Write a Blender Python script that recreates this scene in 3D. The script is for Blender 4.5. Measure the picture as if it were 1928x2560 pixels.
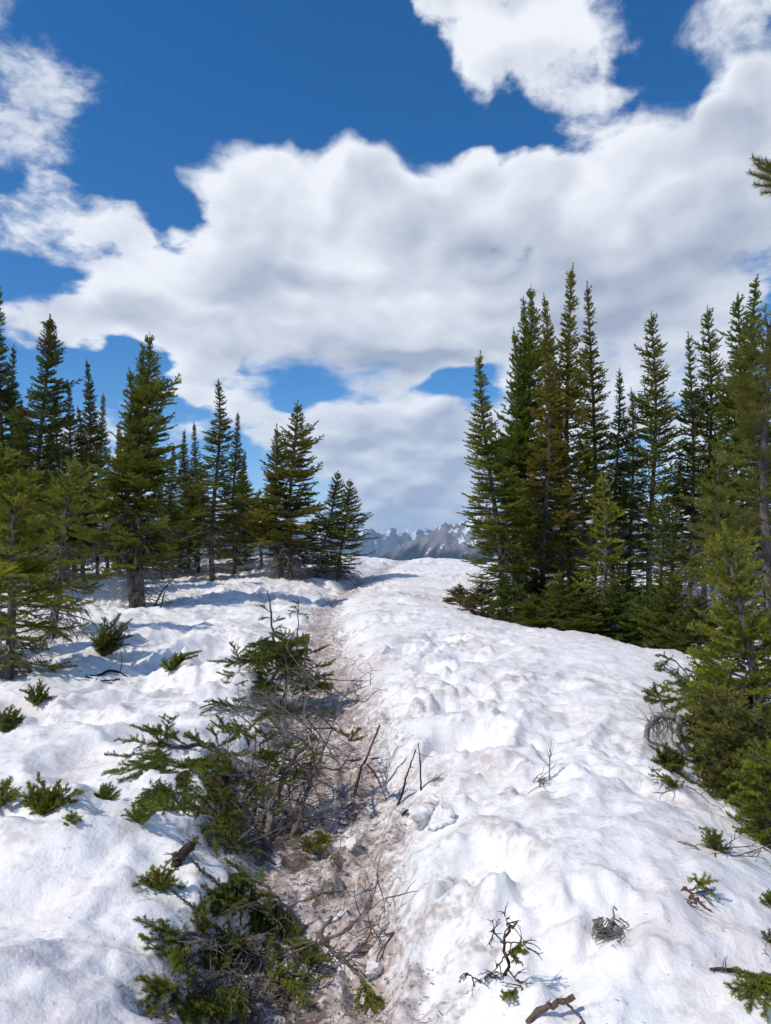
import bpy, math, random
import numpy as np
from mathutils import Vector, Matrix

for _o in list(bpy.data.objects):
    bpy.data.objects.remove(_o)
scene = bpy.context.scene
COL = scene.collection
random.seed(7)
RNG = np.random.default_rng(7)

# ------------------------------------------------------------------ camera
FPX = 1775.0                      # focal length in pixels of a 1928 x 2560 picture
CAM_Z = 1.6
PITCH = math.radians(2.9)
cam_data = bpy.data.cameras.new('camera')
cam_data.sensor_fit = 'VERTICAL'
cam_data.sensor_height = 24.0
cam_data.lens = 24.0 * FPX / 2560.0
cam_data.clip_start = 0.05
cam_data.clip_end = 60000.0
cam = bpy.data.objects.new('camera', cam_data)
cam.location = (0, 0, CAM_Z)
cam.rotation_euler = (math.pi / 2 + PITCH, 0, 0)
COL.objects.link(cam)
scene.camera = cam


def ray(px, py):
    """Direction seen at a picture position, y component 1."""
    a = (px - 964.0) / FPX
    b = (1280.0 - py) / FPX
    y = math.cos(PITCH) - b * math.sin(PITCH)
    z = math.sin(PITCH) + b * math.cos(PITCH)
    return Vector((a / y, 1.0, z / y))


def at(px, py, Y):
    d = ray(px, py)
    return Vector((d.x * Y, Y, CAM_Z + d.z * Y))


# ------------------------------------------------------------------ light
SUN_AZ = math.radians(-121)       # measured from +Y (view direction) clockwise
SUN_EL = math.radians(50)
sun_dir = Vector((math.sin(SUN_AZ) * math.cos(SUN_EL), math.cos(SUN_AZ) * math.cos(SUN_EL), math.sin(SUN_EL)))
sl = bpy.data.lights.new('sun', 'SUN')
sl.energy = 2.9
sl.angle = math.radians(0.55)
sl.color = (1.0, 0.935, 0.83)
so = bpy.data.objects.new('sun', sl)
so.rotation_euler = sun_dir.to_track_quat('Z', 'Y').to_euler()
so.location = (-20, -5, 30)
COL.objects.link(so)

scene.view_settings.view_transform = 'Standard'
scene.view_settings.look = 'None'
scene.view_settings.exposure = 0.12
scene.view_settings.gamma = 1.0
scene.view_settings.use_curve_mapping = False
scene.render.engine = 'CYCLES'
scene.cycles.max_bounces = 8
scene.cycles.diffuse_bounces = 3
scene.cycles.glossy_bounces = 2
scene.cycles.transmission_bounces = 4
scene.cycles.transparent_max_bounces = 12
scene.cycles.volume_bounces = 1
scene.cycles.use_denoising = True
scene.cycles.use_adaptive_sampling = True
scene.cycles.adaptive_threshold = 0.03
scene.cycles.adaptive_min_samples = 20


# ------------------------------------------------------------------ node helper
class NT:
    def __init__(self, tree):
        self.t = tree

    def n(self, typ, **kw):
        nd = self.t.nodes.new(typ)
        for k, v in kw.items():
            setattr(nd, k, v)
        return nd

    def l(self, a, b):
        self.t.links.new(a, b)

    def put(self, sock, v):
        if hasattr(v, 'is_output') or isinstance(v, bpy.types.NodeSocket):
            self.l(v, sock)
        else:
            sock.default_value = v

    def m(self, op, a, b=0.0, c=0.0, clamp=False):
        nd = self.n('ShaderNodeMath', operation=op, use_clamp=clamp)
        self.put(nd.inputs[0], a)
        self.put(nd.inputs[1], b)
        self.put(nd.inputs[2], c)
        return nd.outputs[0]

    def v(self, op, a, b=(0, 0, 0)):
        nd = self.n('ShaderNodeVectorMath', operation=op)
        self.put(nd.inputs[0], a)
        self.put(nd.inputs[1], b)
        return nd.outputs['Value' if op in ('LENGTH', 'DOT_PRODUCT') else 'Vector']

    def ss(self, x, a, b, lo=0.0, hi=1.0, kind='SMOOTHSTEP'):
        nd = self.n('ShaderNodeMapRange', interpolation_type=kind)
        for i, q in enumerate((x, a, b, lo, hi)):
            self.put(nd.inputs[i], q)
        return nd.outputs[0]

    def noise(self, vec, scale, detail=4, rough=0.55, lac=2.0, dist=0.0, out='Fac'):
        nd = self.n('ShaderNodeTexNoise')
        if vec is not None:
            self.l(vec, nd.inputs['Vector'])
        nd.inputs['Scale'].default_value = scale
        nd.inputs['Detail'].default_value = detail
        nd.inputs['Roughness'].default_value = rough
        nd.inputs['Lacunarity'].default_value = lac
        nd.inputs['Distortion'].default_value = dist
        return nd.outputs[out]

    def mix(self, f, a, b):
        nd = self.n('ShaderNodeMix', data_type='RGBA')
        self.put(nd.inputs[0], f)
        self.put(nd.inputs[6], a)
        self.put(nd.inputs[7], b)
        return nd.outputs[2]


# ------------------------------------------------------------------ sky: Nishita plus cumulus layer
def az_el(px, py):
    d = ray(px, py).normalized()
    return math.atan2(d.x, d.y), math.asin(d.z)


BLOBS = [
    # heaps of cloud (px, py, rx, ry, weight)
    (90, 230, 270, 180, .34), (280, 170, 160, 130, .16), (60, 60, 150, 60, .10), (430, 40, 130, 60, .12), (210, 390, 120, 100, .25),
    (120, 540, 230, 90, .50), (310, 600, 180, 130, .50), (250, 710, 260, 90, .50), (330, 780, 380, 90, .60),
    (650, 420, 105, 95, .55), (540, 500, 140, 110, .40), (760, 600, 360, 250, .80), (870, 460, 160, 100, .45), (1060, 560, 270, 170, .75),
    (1350, 480, 260, 150, .65), (1250, 660, 420, 250, .75), (1650, 560, 380, 230, .75), (1800, 400, 240, 220, .70), (1900, 240, 170, 150, .50),
    (1650, 860, 450, 280, .70), (1000, 800, 420, 170, .65), (600, 800, 320, 130, .60), (520, 930, 170, 90, .50), (1000, 930, 220, 80, .55),
    (1300, 1020, 330, 170, .55), (850, 1110, 300, 110, .45), (1100, 1190, 330, 150, .50), (1000, 1290, 500, 70, .35), (700, 1030, 160, 50, .50), (950, 1020, 170, 70, .60), (1150, 600, 250, 160, .4), (1050, 890, 260, 70, .4), (760, 870, 200, 50, .4), (620, 960, 60, 40, .25),
    (1300, 70, 260, 170, .75), (1240, 170, 170, 85, .40), (1450, 250, 180, 100, .24), (1560, 310, 130, 70, .18), (1810, 50, 190, 85, .55),
    # open blue
    (760, 190, 360, 220, -.70), (480, 240, 160, 220, -.50), (980, 340, 200, 100, -.45), (440, 520, 80, 130, -.65), (420, 670, 110, 60, -.40),
    (90, 690, 170, 75, -.55), (240, 900, 230, 75, -.55), (430, 1030, 90, 90, -.35), (90, 960, 220, 110, -.40), (620, 1110, 90, 70, -.35),
    (775, 950, 75, 32, -1.1), (1130, 985, 85, 34, -1.5), (1570, 60, 80, 60, -.55), (1650, 170, 140, 70, -.45), (1230, 325, 190, 70, -.60),
    (1500, 395, 110, 50, -.45), (1750, 240, 100, 75, -.50), (30, 20, 120, 50, -.20), (330, 470, 110, 60, -.25),
]


SHADE = [
    # grey undersides and shaded hearts, then sunlit shoulders
    (1350, 680, 330, 140, -.55), (1010, 930, 190, 55, -.60), (1650, 720, 320, 130, -.50), (1830, 620, 160, 70, -.20), (1450, 830, 320, 90, -.35),
    (700, 730, 130, 60, -.20), (560, 640, 100, 60, -.12), (900, 1100, 170, 50, -.30), (1150, 1130, 220, 60, -.40), (850, 1180, 150, 60, -.20), (1000, 1250, 330, 40, -.30),
    (1350, 230, 170, 60, -.25), (1800, 350, 130, 80, -.20), (1000, 530, 150, 70, -.15), (330, 805, 220, 35, -.22), (540, 700, 130, 50, -.18), (800, 865, 170, 45, -.25), (1420, 150, 120, 50, -.2),
    (650, 395, 100, 60, .35), (560, 470, 110, 70, .28), (790, 450, 120, 60, .33), (860, 630, 130, 90, .30), (1200, 400, 240, 55, .32), (1480, 560, 130, 110, .38), (1560, 460, 160, 80, .28),
    (1300, 60, 220, 80, .38), (1150, 130, 110, 60, .28), (80, 200, 220, 110, .30), (150, 540, 220, 70, .30), (250, 650, 170, 80, .28), (1800, 40, 150, 45, .32), (1750, 690, 90, 60, .15),
    (1020, 790, 110, 40, .28), (900, 980, 140, 30, .30), (930, 1180, 90, 30, .30), (1230, 480, 160, 60, .15), (760, 780, 90, 40, .2), (480, 760, 120, 40, .2),
]
WISP = [(130, 260, 480, 380, .62), (1470, 260, 260, 130, .45), (100, 620, 300, 140, .35), (760, 940, 220, 90, .25), (1300, 120, 330, 150, .22), (1800, 90, 220, 130, .35), (1150, 990, 200, 70, .25)]
AZ_R, EL_0, EL_1 = 0.70, -0.06, 0.86


def blob_grid(blobs, na=72, ne=72):
    az = np.linspace(-AZ_R, AZ_R, na)[:, None]
    el = np.linspace(EL_0, EL_1, ne)[None, :]
    f = np.zeros((na, ne))
    for (px, py, rx, ry, w) in blobs:
        a0, e0 = az_el(px, py)
        ra = abs(az_el(px + rx, py)[0] - az_el(px - rx, py)[0]) / 2 * 1.25
        re = abs(az_el(px, py + ry)[1] - az_el(px, py - ry)[1]) / 2 * 1.25
        r = np.sqrt(((az - a0) / ra) ** 2 + ((el - e0) / re) ** 2)
        t = np.clip((1 - r) / .85, 0, 1)
        f += w * t * t * (3 - 2 * t)
    return f


def low_rank(g, field, sa, se, pairs):
    """A smooth two-way field as a sum of products of curves, three products per pair of curve nodes.
    sa and se are heading and height already scaled to -1..1."""
    U, S, Vt = np.linalg.svd(field, full_matrices=False)
    acc = None
    xs = [np.linspace(-1, 1, field.shape[0]), np.linspace(-1, 1, field.shape[1])]
    for p in range(pairs):
        outs = []
        for side, src in ((0, sa), (1, se)):
            cn = g.n('ShaderNodeVectorCurve')
            cb = g.n('ShaderNodeCombineXYZ')
            for c in range(3):
                g.l(src, cb.inputs[c])
                k = p * 3 + c
                vec = U[:, k] if side == 0 else Vt[k]
                cu = cn.mapping.curves[c]
                xx = xs[side][::2]
                vv = vec[::2]
                for q in range(1, len(xx) - 1):
                    cu.points.new(xx[q], vv[q])
                cu.points[0].location = (-1, vv[0])
                cu.points[len(cu.points) - 1].location = (xx[-1], vv[-1])
            cn.mapping.extend = 'HORIZONTAL'
            cn.mapping.update()
            g.l(cb.outputs[0], cn.inputs['Vector'])
            outs.append(cn.outputs[0])
        sc = g.v('MULTIPLY', outs[0], tuple(float(v) for v in S[p * 3:p * 3 + 3]))
        d = g.v('DOT_PRODUCT', sc, outs[1])
        acc = d if acc is None else g.m('ADD', acc, d)
    return acc


def build_sky():
    world = bpy.data.worlds.new('World')
    scene.world = world
    world.use_nodes = True
    world.cycles.sampling_method = 'MANUAL'
    world.cycles.sample_map_resolution = 512
    tree = world.node_tree
    tree.nodes.clear()

    grp = bpy.data.node_groups.new('cloud_field', 'ShaderNodeTree')
    grp.interface.new_socket('Dir', in_out='INPUT', socket_type='NodeSocketVector')
    grp.interface.new_socket('Field', in_out='OUTPUT', socket_type='NodeSocketFloat')
    grp.interface.new_socket('Relief', in_out='OUTPUT', socket_type='NodeSocketFloat')
    grp.interface.new_socket('Shade', in_out='OUTPUT', socket_type='NodeSocketFloat')
    grp.interface.new_socket('Wisp', in_out='OUTPUT', socket_type='NodeSocketFloat')
    grp.interface.new_socket('Fine', in_out='OUTPUT', socket_type='NodeSocketFloat')
    g = NT(grp)
    gi = g.n('NodeGroupInput')
    go = g.n('NodeGroupOutput')
    d = g.v('NORMALIZE', gi.outputs[0])
    sep = g.n('ShaderNodeSeparateXYZ')
    g.l(d, sep.inputs[0])
    el = g.m('ARCSINE', sep.outputs[2])
    # noise coordinates: horizontal heading plus a height that tightens toward the horizon
    hor = g.n('ShaderNodeCombineXYZ')
    g.l(sep.outputs[0], hor.inputs[0])
    g.l(sep.outputs[1], hor.inputs[1])
    hn = g.v('NORMALIZE', hor.outputs[0])
    vz = g.m('MULTIPLY', g.m('LOGARITHM', g.m('ADD', g.m('MAXIMUM', el, 0.0), 0.30), math.e), 1.05)
    vzc = g.n('ShaderNodeCombineXYZ')
    g.l(vz, vzc.inputs[2])
    q = g.v('ADD', hn, vzc.outputs[0])
    # gentle warp so the outlines billow
    nw = g.n('ShaderNodeTexNoise')
    g.l(q, nw.inputs['Vector'])
    nw.inputs['Scale'].default_value = 5.0
    nw.inputs['Detail'].default_value = 3
    warp = g.v('MULTIPLY', g.v('SUBTRACT', nw.outputs['Color'], (.5, .5, .5)), (.15, .15, .15))
    qw = g.v('ADD', q, g.v('MULTIPLY', warp, (.4, .4, .4)))
    az = g.m('ARCTAN2', sep.outputs[0], sep.outputs[1])
    ae = g.n('ShaderNodeCombineXYZ')
    g.l(az, ae.inputs[0])
    g.l(el, ae.inputs[1])
    wsep = g.n('ShaderNodeSeparateXYZ')
    g.l(warp, wsep.inputs[0])
    wae = g.n('ShaderNodeCombineXYZ')
    g.l(wsep.outputs[0], wae.inputs[0])
    g.l(wsep.outputs[2], wae.inputs[1])
    aew = g.v('ADD', ae.outputs[0], wae.outputs[0])
    sw = g.n('ShaderNodeSeparateXYZ')
    g.l(aew, sw.inputs[0])
    sa = g.m('DIVIDE', sw.outputs[0], AZ_R)
    se = g.m('MULTIPLY_ADD', sw.outputs[1], 2 / (EL_1 - EL_0), -1 - 2 * EL_0 / (EL_1 - EL_0))
    acc = low_rank(g, .78 * np.tanh(1.3 * blob_grid(BLOBS)), sa, se, 5)
    shd = low_rank(g, blob_grid(SHADE), sa, se, 4)
    wsp = low_rank(g, blob_grid(WISP), sa, se, 2)
    f1 = g.noise(qw, 3.2, 6, 0.60)
    # cauliflower lobes: rounded outward, creased inward, in two sizes
    f2 = g.noise(qw, 8.0, 1, 0.5)
    f2b = g.noise(qw, 19.0, 2, 0.5)
    b1 = g.m('ABSOLUTE', g.m('SUBTRACT', f2, 0.5))
    bill = g.m('ADD', g.m('SUBTRACT', b1, 0.09), g.m('MULTIPLY', g.m('SUBTRACT', g.m('ABSOLUTE', g.m('SUBTRACT', f2b, 0.5)), .08), .55))
    fn = g.m('ADD', g.m('MULTIPLY', g.m('SUBTRACT', f1, 0.5), 1.75), g.m('MULTIPLY', bill, 1.1))
    # the same billows a little way toward the sun give the light and shade of the heaps
    o1 = g.noise(g.v('ADD', qw, (-0.035, -0.012, 0.07)), 3.2, 5, 0.62)
    o2 = g.noise(g.v('ADD', qw, (-0.016, -0.006, 0.030)), 8.0, 1, 0.5)
    rel = g.m('ADD', g.m('MULTIPLY', g.m('SUBTRACT', f1, o1), 1.25), g.m('MULTIPLY', g.m('SUBTRACT', b1, g.m('ABSOLUTE', g.m('SUBTRACT', o2, 0.5))), 1.3))
    # rows of small cumulus far off toward the horizon
    qs = g.v('MULTIPLY', q, (1.0, 1.0, 0.85))
    f3 = g.noise(qs, 11.0, 4, 0.55)
    o3 = g.noise(g.v('ADD', qs, (-.012, 0, .035)), 11.0, 2, 0.55)
    lowm = g.ss(el, 0.30, 0.05, 0.0, 1.0)
    fn = g.m('ADD', fn, g.m('MULTIPLY', g.m('MULTIPLY', g.m('SUBTRACT', f3, 0.5), 1.3), lowm))
    rel = g.m('ADD', rel, g.m('MULTIPLY', g.m('MULTIPLY', g.m('SUBTRACT', f3, o3), 2.6), lowm))
    low = g.ss(el, 0.0, 0.26, 0.24, -0.02)
    # torn thin cloud: finer, stronger threads where the sheet is thin
    f4 = g.noise(g.v('MULTIPLY', qw, (1.0, 1.0, 1.5)), 10.0, 6, 0.66)
    fn = g.m('ADD', fn, g.m('MULTIPLY', g.m('MULTIPLY', g.m('SUBTRACT', f4, 0.505), 2.2), g.m('ADD', wsp, 0.34)))
    fine4 = g.m('SUBTRACT', f4, 0.5)
    out = g.m('ADD', g.m('ADD', acc, fn), low)
    g.l(out, go.inputs[0])
    g.l(rel, go.inputs[1])
    g.l(shd, go.inputs[2])
    g.l(wsp, go.inputs[3])
    g.l(fine4, go.inputs[4])


    w = NT(tree)
    tc = w.n('ShaderNodeTexCoord')
    dirv = tc.outputs['Generated']
    A = w.n('ShaderNodeGroup'); A.node_tree = grp
    w.l(dirv, A.inputs[0])
    F = A.outputs[0]
    relief = A.outputs[1]
    soft = w.ss(w.noise(dirv, 3.7, 2, .5), .40, .60, .17, .52)
    soft = w.m('ADD', soft, w.m('MULTIPLY', w.m('MAXIMUM', A.outputs[3], 0.0), .9))
    cover = w.ss(F, -0.02, soft)
    sp = w.n('ShaderNodeSeparateXYZ')
    w.l(dirv, sp.inputs[0])
    lown = w.noise(w.v('MULTIPLY', dirv, (1, 1, 1.9)), 2.6, 3, .55)
    t = w.m('ADD', w.m('MULTIPLY', relief, 1.25), w.m('ADD', 0.82, w.m('MULTIPLY', w.ss(F, .25, 1.0), -0.44)))
    t = w.m('ADD', t, w.m('ADD', w.m('MULTIPLY', w.m('SUBTRACT', lown, .5), .9), w.m('MULTIPLY', A.outputs[2], .95)))
    t = w.m('ADD', t, w.m('MULTIPLY', A.outputs[4], 0.75))
    t = w.m('MINIMUM', w.m('MAXIMUM', t, 0.0), 1.0)
    ccol = w.mix(t, (3.3, 3.8, 4.8, 1), (7.8, 8.05, 8.5, 1))
    # nearer the horizon the clouds are seen through more air
    lowf = w.ss(sp.outputs[2], 0.0, 0.30, 0.42, 0.0)
    ccol = w.mix(lowf, ccol, (4.6, 5.5, 6.9, 1))
    sky = w.n('ShaderNodeTexSky', sky_type='NISHITA')
    sky.sun_disc = False
    sky.sun_elevation = SUN_EL
    sky.sun_rotation = SUN_AZ
    sky.altitude = 2200
    sky.air_density = 1.0
    sky.dust_density = 0.3
    sky.ozone_density = 1.6
    hs = w.n('ShaderNodeHueSaturation')
    hs.inputs['Saturation'].default_value = 1.38
    hs.inputs['Value'].default_value = 1.20
    hs.inputs['Hue'].default_value = .502
    w.l(sky.outputs[0], hs.inputs['Color'])
    col = w.mix(w.m('MULTIPLY', cover, 0.97), hs.outputs[0], ccol)
    bg = w.n('ShaderNodeBackground')
    bg.inputs['Strength'].default_value = 0.11
    w.l(col, bg.inputs['Color'])
    ow = w.n('ShaderNodeOutputWorld')
    w.l(bg.outputs[0], ow.inputs['Surface'])


build_sky()


# ------------------------------------------------------------------ small numpy noise
def _hash(ix, iy, seed):
    ix = ix.astype(np.int64); iy = iy.astype(np.int64)
    h = (ix * 374761393 + iy * 668265263 + seed * 974634541) & 0xFFFFFFFF
    h = ((h ^ (h >> 13)) * 1274126177) & 0xFFFFFFFF
    h = h ^ (h >> 16)
    return (h & 0xFFFF) / 65535.0 * (2 * math.pi)


def perlin(x, y, seed=0):
    x = np.asarray(x, float); y = np.asarray(y, float)
    x0 = np.floor(x); y0 = np.floor(y)
    fx = x - x0; fy = y - y0
    u = fx * fx * fx * (fx * (fx * 6 - 15) + 10)
    v = fy * fy * fy * (fy * (fy * 6 - 15) + 10)

    def dot(i, j):
        a = _hash(x0 + i, y0 + j, seed)
        return np.cos(a) * (fx - i) + np.sin(a) * (fy - j)
    n00 = dot(0, 0); n10 = dot(1, 0); n01 = dot(0, 1); n11 = dot(1, 1)
    a = n00 + u * (n10 - n00)
    b = n01 + u * (n11 - n01)
    return (a + v * (b - a)) * 1.5


def fbm(x, y, octaves=4, seed=0, rough=0.5):
    s = 0; a = 1.0; f = 1.0
    for k in range(octaves):
        s = s + a * perlin(x * f + 13.7 * k, y * f - 7.3 * k, seed + k)
        a *= rough; f *= 2.03
    return s


def sstep(x, a, b):
    t = np.clip((np.asarray(x, float) - a) / (b - a), 0, 1)
    return t * t * (3 - 2 * t)


# ------------------------------------------------------------------ objects and tags
def tag(o, label=None, category=None, group=None, kind=None):
    if label: o['label'] = label
    if category: o['category'] = category
    if group: o['group'] = group
    if kind: o['kind'] = kind
    return o


def mesh_np(name, verts, faces, material, parent=None, attrs=None, smooth=False):
    """One mesh object from arrays: verts (n,3), faces (m,3) or (m,4)."""
    me = bpy.data.meshes.new(name)
    verts = np.ascontiguousarray(verts, dtype=np.float32)
    faces = np.ascontiguousarray(faces, dtype=np.int32)
    nf, k = faces.shape
    me.vertices.add(len(verts))
    me.vertices.foreach_set('co', verts.ravel())
    me.loops.add(nf * k)
    me.loops.foreach_set('vertex_index', faces.ravel())
    me.polygons.add(nf)
    me.polygons.foreach_set('loop_start', np.arange(0, nf * k, k, dtype=np.int32))
    if smooth:
        me.polygons.foreach_set('use_smooth', np.ones(nf, dtype=bool))
    for an, av in (attrs or {}).items():
        at_ = me.attributes.new(an, 'FLOAT', 'POINT')
        at_.data.foreach_set('value', np.ascontiguousarray(av, dtype=np.float32))
    me.update(calc_edges=True)
    if material:
        me.materials.append(material)
    o = bpy.data.objects.new(name, me)
    COL.objects.link(o)
    if parent:
        o.parent = parent
    return o


def empty(name, loc=(0, 0, 0)):
    o = bpy.data.objects.new(name, None)
    o.empty_display_size = 0.2
    o.location = loc
    COL.objects.link(o)
    return o


# ------------------------------------------------------------------ snow terrain: control heights + relief
def C(px, py, z):
    d = ray(px, py)
    Y = (z - CAM_Z) / d.z
    return (d.x * Y, Y, z)


def Ay(px, py, Y):
    p = at(px, py, Y)
    return (p.x, p.y, p.z)


PATH_C = [C(890, 2560, -.03), C(875, 2300, -.01), C(890, 2000, .03), C(885, 1850, .06), C(840, 1700, .11), C(805, 1600, .18),
          C(812, 1530, .28), C(860, 1480, .45), Ay(950, 1430, 25), Ay(1015, 1403, 31)]
CTRL = PATH_C + [
    # bank right of the trail
    C(1060, 2480, .10), C(1090, 2300, .16), C(1120, 2100, .22), C(1130, 1950, .26), C(1080, 1850, .28), C(1000, 1730, .34), C(930, 1620, .42),
    C(925, 1540, .50), C(1000, 1480, .64), Ay(1110, 1420, 26), C(1250, 2500, .17), C(1500, 2300, .30), C(1700, 2480, .28), C(1400, 2050, .34),
    C(1400, 1850, .40), C(1300, 1720, .45), C(1200, 1610, .50), C(1090, 1540, .52), C(1500, 1680, .42), C(1650, 2150, .28),
    # rim where the bank falls off to the trees
    C(1928, 2250, .17), C(1850, 2120, .20), C(1720, 1980, .24), C(1655, 1850, .28), C(1650, 1730, .32), C(1760, 1655, .26), C(1600, 1628, .33),
    C(1450, 1585, .33), C(1250, 1558, .36), C(1120, 1522, .45), Ay(1165, 1440, 22),
    (2.55, 3.0, -.30), (2.7, 5.0, -.35), (3.6, 6.5, -.3), (4.6, 8.0, -.3), (4.6, 10.5, -.25), (3.4, 13.2, -.15), (1.9, 16.0, .2), (5, 15, -.2),
    (8, 15, -.2), (6, 20, .2), (3.0, 20, .5), (9, 9, -.5), (6, 4, -.8), (5, 0, -.5), Ay(1600, 1408, 30), Ay(1850, 1400, 30), Ay(1350, 1405, 30),
    # trail trough to the left with the buried shrubs
    C(620, 2520, -.04), C(640, 2330, -.02), C(690, 2130, .0), C(640, 1980, .03), C(700, 1850, .06), C(690, 1740, .12), C(740, 1640, .17),
    # left bank and field
    C(90, 2520, .25), C(260, 2440, .19), C(300, 2300, .22), C(450, 2180, .17), C(150, 2130, .26), C(430, 2080, .18), C(500, 1900, .19), C(100, 1880, .28),
    C(330, 1830, .20), C(450, 1780, .30), C(130, 1770, .17), C(280, 1660, .32), C(570, 1680, .36), C(420, 1710, .24), C(640, 1600, .36), C(420, 1570, .36),
    C(160, 1640, .25), C(0, 1740, .20), C(0, 2000, .22), Ay(480, 1505, 15.5), Ay(620, 1470, 17), Ay(730, 1480, 17.5), Ay(357, 1519, 14.5), Ay(540, 1450, 21),
    Ay(690, 1442, 21), Ay(800, 1425, 22), Ay(835, 1386, 27), Ay(640, 1398, 28), Ay(930, 1400, 28), Ay(1080, 1400, 31), Ay(300, 1435, 27), Ay(100, 1440, 25),
    Ay(-300, 1450, 22), Ay(-500, 1600, 10), (-4, 5, .2), (-4, 2, .3), (-7, 6, .3),
    # round and beyond
    (0, 0, 0), (-1.4, 0, .28), (1.5, 0, .12), (-.5, -6, 0), (-6, -4, .3), (6, -5, -.5), (0, 38, .45), (-12, 38, .9), (12, 38, .7), (0, 50, -1.0),
    (-25, 50, -1.0), (25, 50, -1.0), (0, 62, -4), (-35, 62, -4), (35, 62, -4), (-30, 25, .9), (30, 25, .3), (-20, 8, .6), (20, 8, -.6),
]


def warpc(x, y):
    yy = np.maximum(y, 0.0) + 0.9
    v = 1.55 * np.log(yy) + np.minimum(y, 0.0) * 1.2
    return 2.3 * x / yy, v


_c = np.array(CTRL)
_cu, _cv = warpc(_c[:, 0], _c[:, 1])
_EPS = 0.06


def _phi(r2):
    return np.sqrt(r2 + _EPS * _EPS)


_n = len(_c)
_M = np.zeros((_n + 3, _n + 3))
_M[:_n, :_n] = _phi((_cu[:, None] - _cu[None]) ** 2 + (_cv[:, None] - _cv[None]) ** 2) - 0.012 * np.eye(_n)
_M[:_n, _n] = 1; _M[:_n, _n + 1] = _cu; _M[:_n, _n + 2] = _cv
_M[_n:, :_n] = _M[:_n, _n:].T
_W = np.linalg.solve(_M, np.concatenate([_c[:, 2], np.zeros(3)]))


def base_h(x, y):
    u, v = warpc(x, y)
    out = _W[_n] + _W[_n + 1] * u + _W[_n + 2] * v
    for i in range(_n):
        out = out + _W[i] * _phi((u - _cu[i]) ** 2 + (v - _cv[i]) ** 2)
    return out


def path_dist(x, y):
    best = np.full(np.shape(x), 1e9)
    for (a, b) in zip(PATH_C[:-1], PATH_C[1:]):
        dx, dy = b[0] - a[0], b[1] - a[1]
        t = np.clip(((x - a[0]) * dx + (y - a[1]) * dy) / (dx * dx + dy * dy), 0, 1)
        best = np.minimum(best, np.hypot(x - a[0] - t * dx, y - a[1] - t * dy))
    dx, dy = PATH_C[0][0], PATH_C[0][1]
    t = np.clip((x * dx + y * dy) / (dx * dx + dy * dy), -1, 1)
    return np.minimum(best, np.hypot(x - t * dx, y - t * dy))


# trampled trough polygon left of the trail, as seen on the ground
TROUGH = [C(q[0], q[1], .05)[:2] for q in
          [(330, 2600), (380, 2500), (470, 2400), (530, 2290), (520, 2190), (560, 2080), (590, 1960), (620, 1880), (650, 1800), (690, 1720), (740, 1650), (770, 1590),
           (850, 1590), (880, 1700), (930, 1800), (960, 1900), (990, 2000), (1000, 2150), (1010, 2300), (1060, 2450), (1100, 2600)]]


def poly_sd(x, y, poly):
    """signed distance, positive inside"""
    d = np.full(np.shape(x), 1e9)
    inside = np.zeros(np.shape(x), bool)
    n = len(poly)
    for i in range(n):
        ax, ay = poly[i]; bx, by = poly[(i + 1) % n]
        ex, ey = bx - ax, by - ay
        t = np.clip(((x - ax) * ex + (y - ay) * ey) / (ex * ex + ey * ey), 0, 1)
        d = np.minimum(d, np.hypot(x - ax - t * ex, y - ay - t * ey))
        cond = ((ay > y) != (by > y)) & (x < (bx - ax) * (y - ay) / (by - ay + 1e-12) + ax)
        inside ^= cond
    return np.where(inside, d, -d)


def trough_sd(x, y):
    return poly_sd(x, y, TROUGH) + .16 * perlin(x / .42, y / .55, 81) + .07 * perlin(x / .16, y / .19, 82)


# hollows: boot prints and melt pits (px, py, z guess, radius, depth)
PITS = [(1170, 1655, .42, .17, .10), (1070, 1690, .36, .16, .13), (1150, 1765, .36, .18, .13), (1165, 1850, .33, .22, .18), (1240, 1700, .42, .15, .08),
        (1010, 1640, .38, .17, .09), (1110, 1600, .45, .2, .09), (1060, 2030, .2, .12, .09), (1270, 1620, .48, .18, .08), (1390, 1720, .42, .16, .06),
        (1190, 2200, .24, .13, .09), (1290, 2230, .25, .09, .05), (1160, 2420, .15, .14, .09), (1330, 2390, .24, .16, .07), (1010, 1780, .25, .14, .10),
        (980, 1560, .46, .2, .08), (960, 2240, .08, .10, .05), (900, 2150, .02, .10, .05), (850, 2040, .02, .09, .05), (960, 2420, .02, .10, .05), (820, 2330, -.02, .09, .05),
        (860, 1930, .04, .10, .05), (830, 1820, .07, .10, .05), (1520, 2330, .28, .10, .07), (1540, 2480, .28, .2, .04), (1360, 1975, .36, .12, .06),
        (480, 1730, .25, .3, .09), (230, 1930, .2, .25, .09), (150, 1820, .2, .3, .10), (350, 2060, .18, .2, .08), (150, 2280, .25, .25, .06), (90, 2040, .22, .16, .06), (400, 2235, .17, .12, .05), (560, 1640, .3, .35, .10), (300, 1720, .25, .3, .09), (430, 1600, .3, .4, .10)]
_pits = []
for (px, py, z, r, dp) in PITS:
    c = C(px, py, z)
    _pits.append((c[0], c[1], r, dp))
for k in range(26):
    c = C(random.uniform(840, 1000), random.uniform(1750, 2500), .03)
    _pits.append((c[0], c[1], random.uniform(.05, .08), random.uniform(.02, .045)))
# steps kicked along the far trail
for k in range(46):
    t = random.random()
    i = 4 + int(t * 4.99)
    a, b = PATH_C[i], PATH_C[i + 1]
    f = random.random()
    _pits.append((a[0] + (b[0] - a[0]) * f + random.gauss(0, .25), a[1] + (b[1] - a[1]) * f + random.gauss(0, .2), random.uniform(.12, .22), random.uniform(.03, .09)))
# tree wells, filled in when the trees are placed (x, y, radius, depth)
WELLS = []


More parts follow.
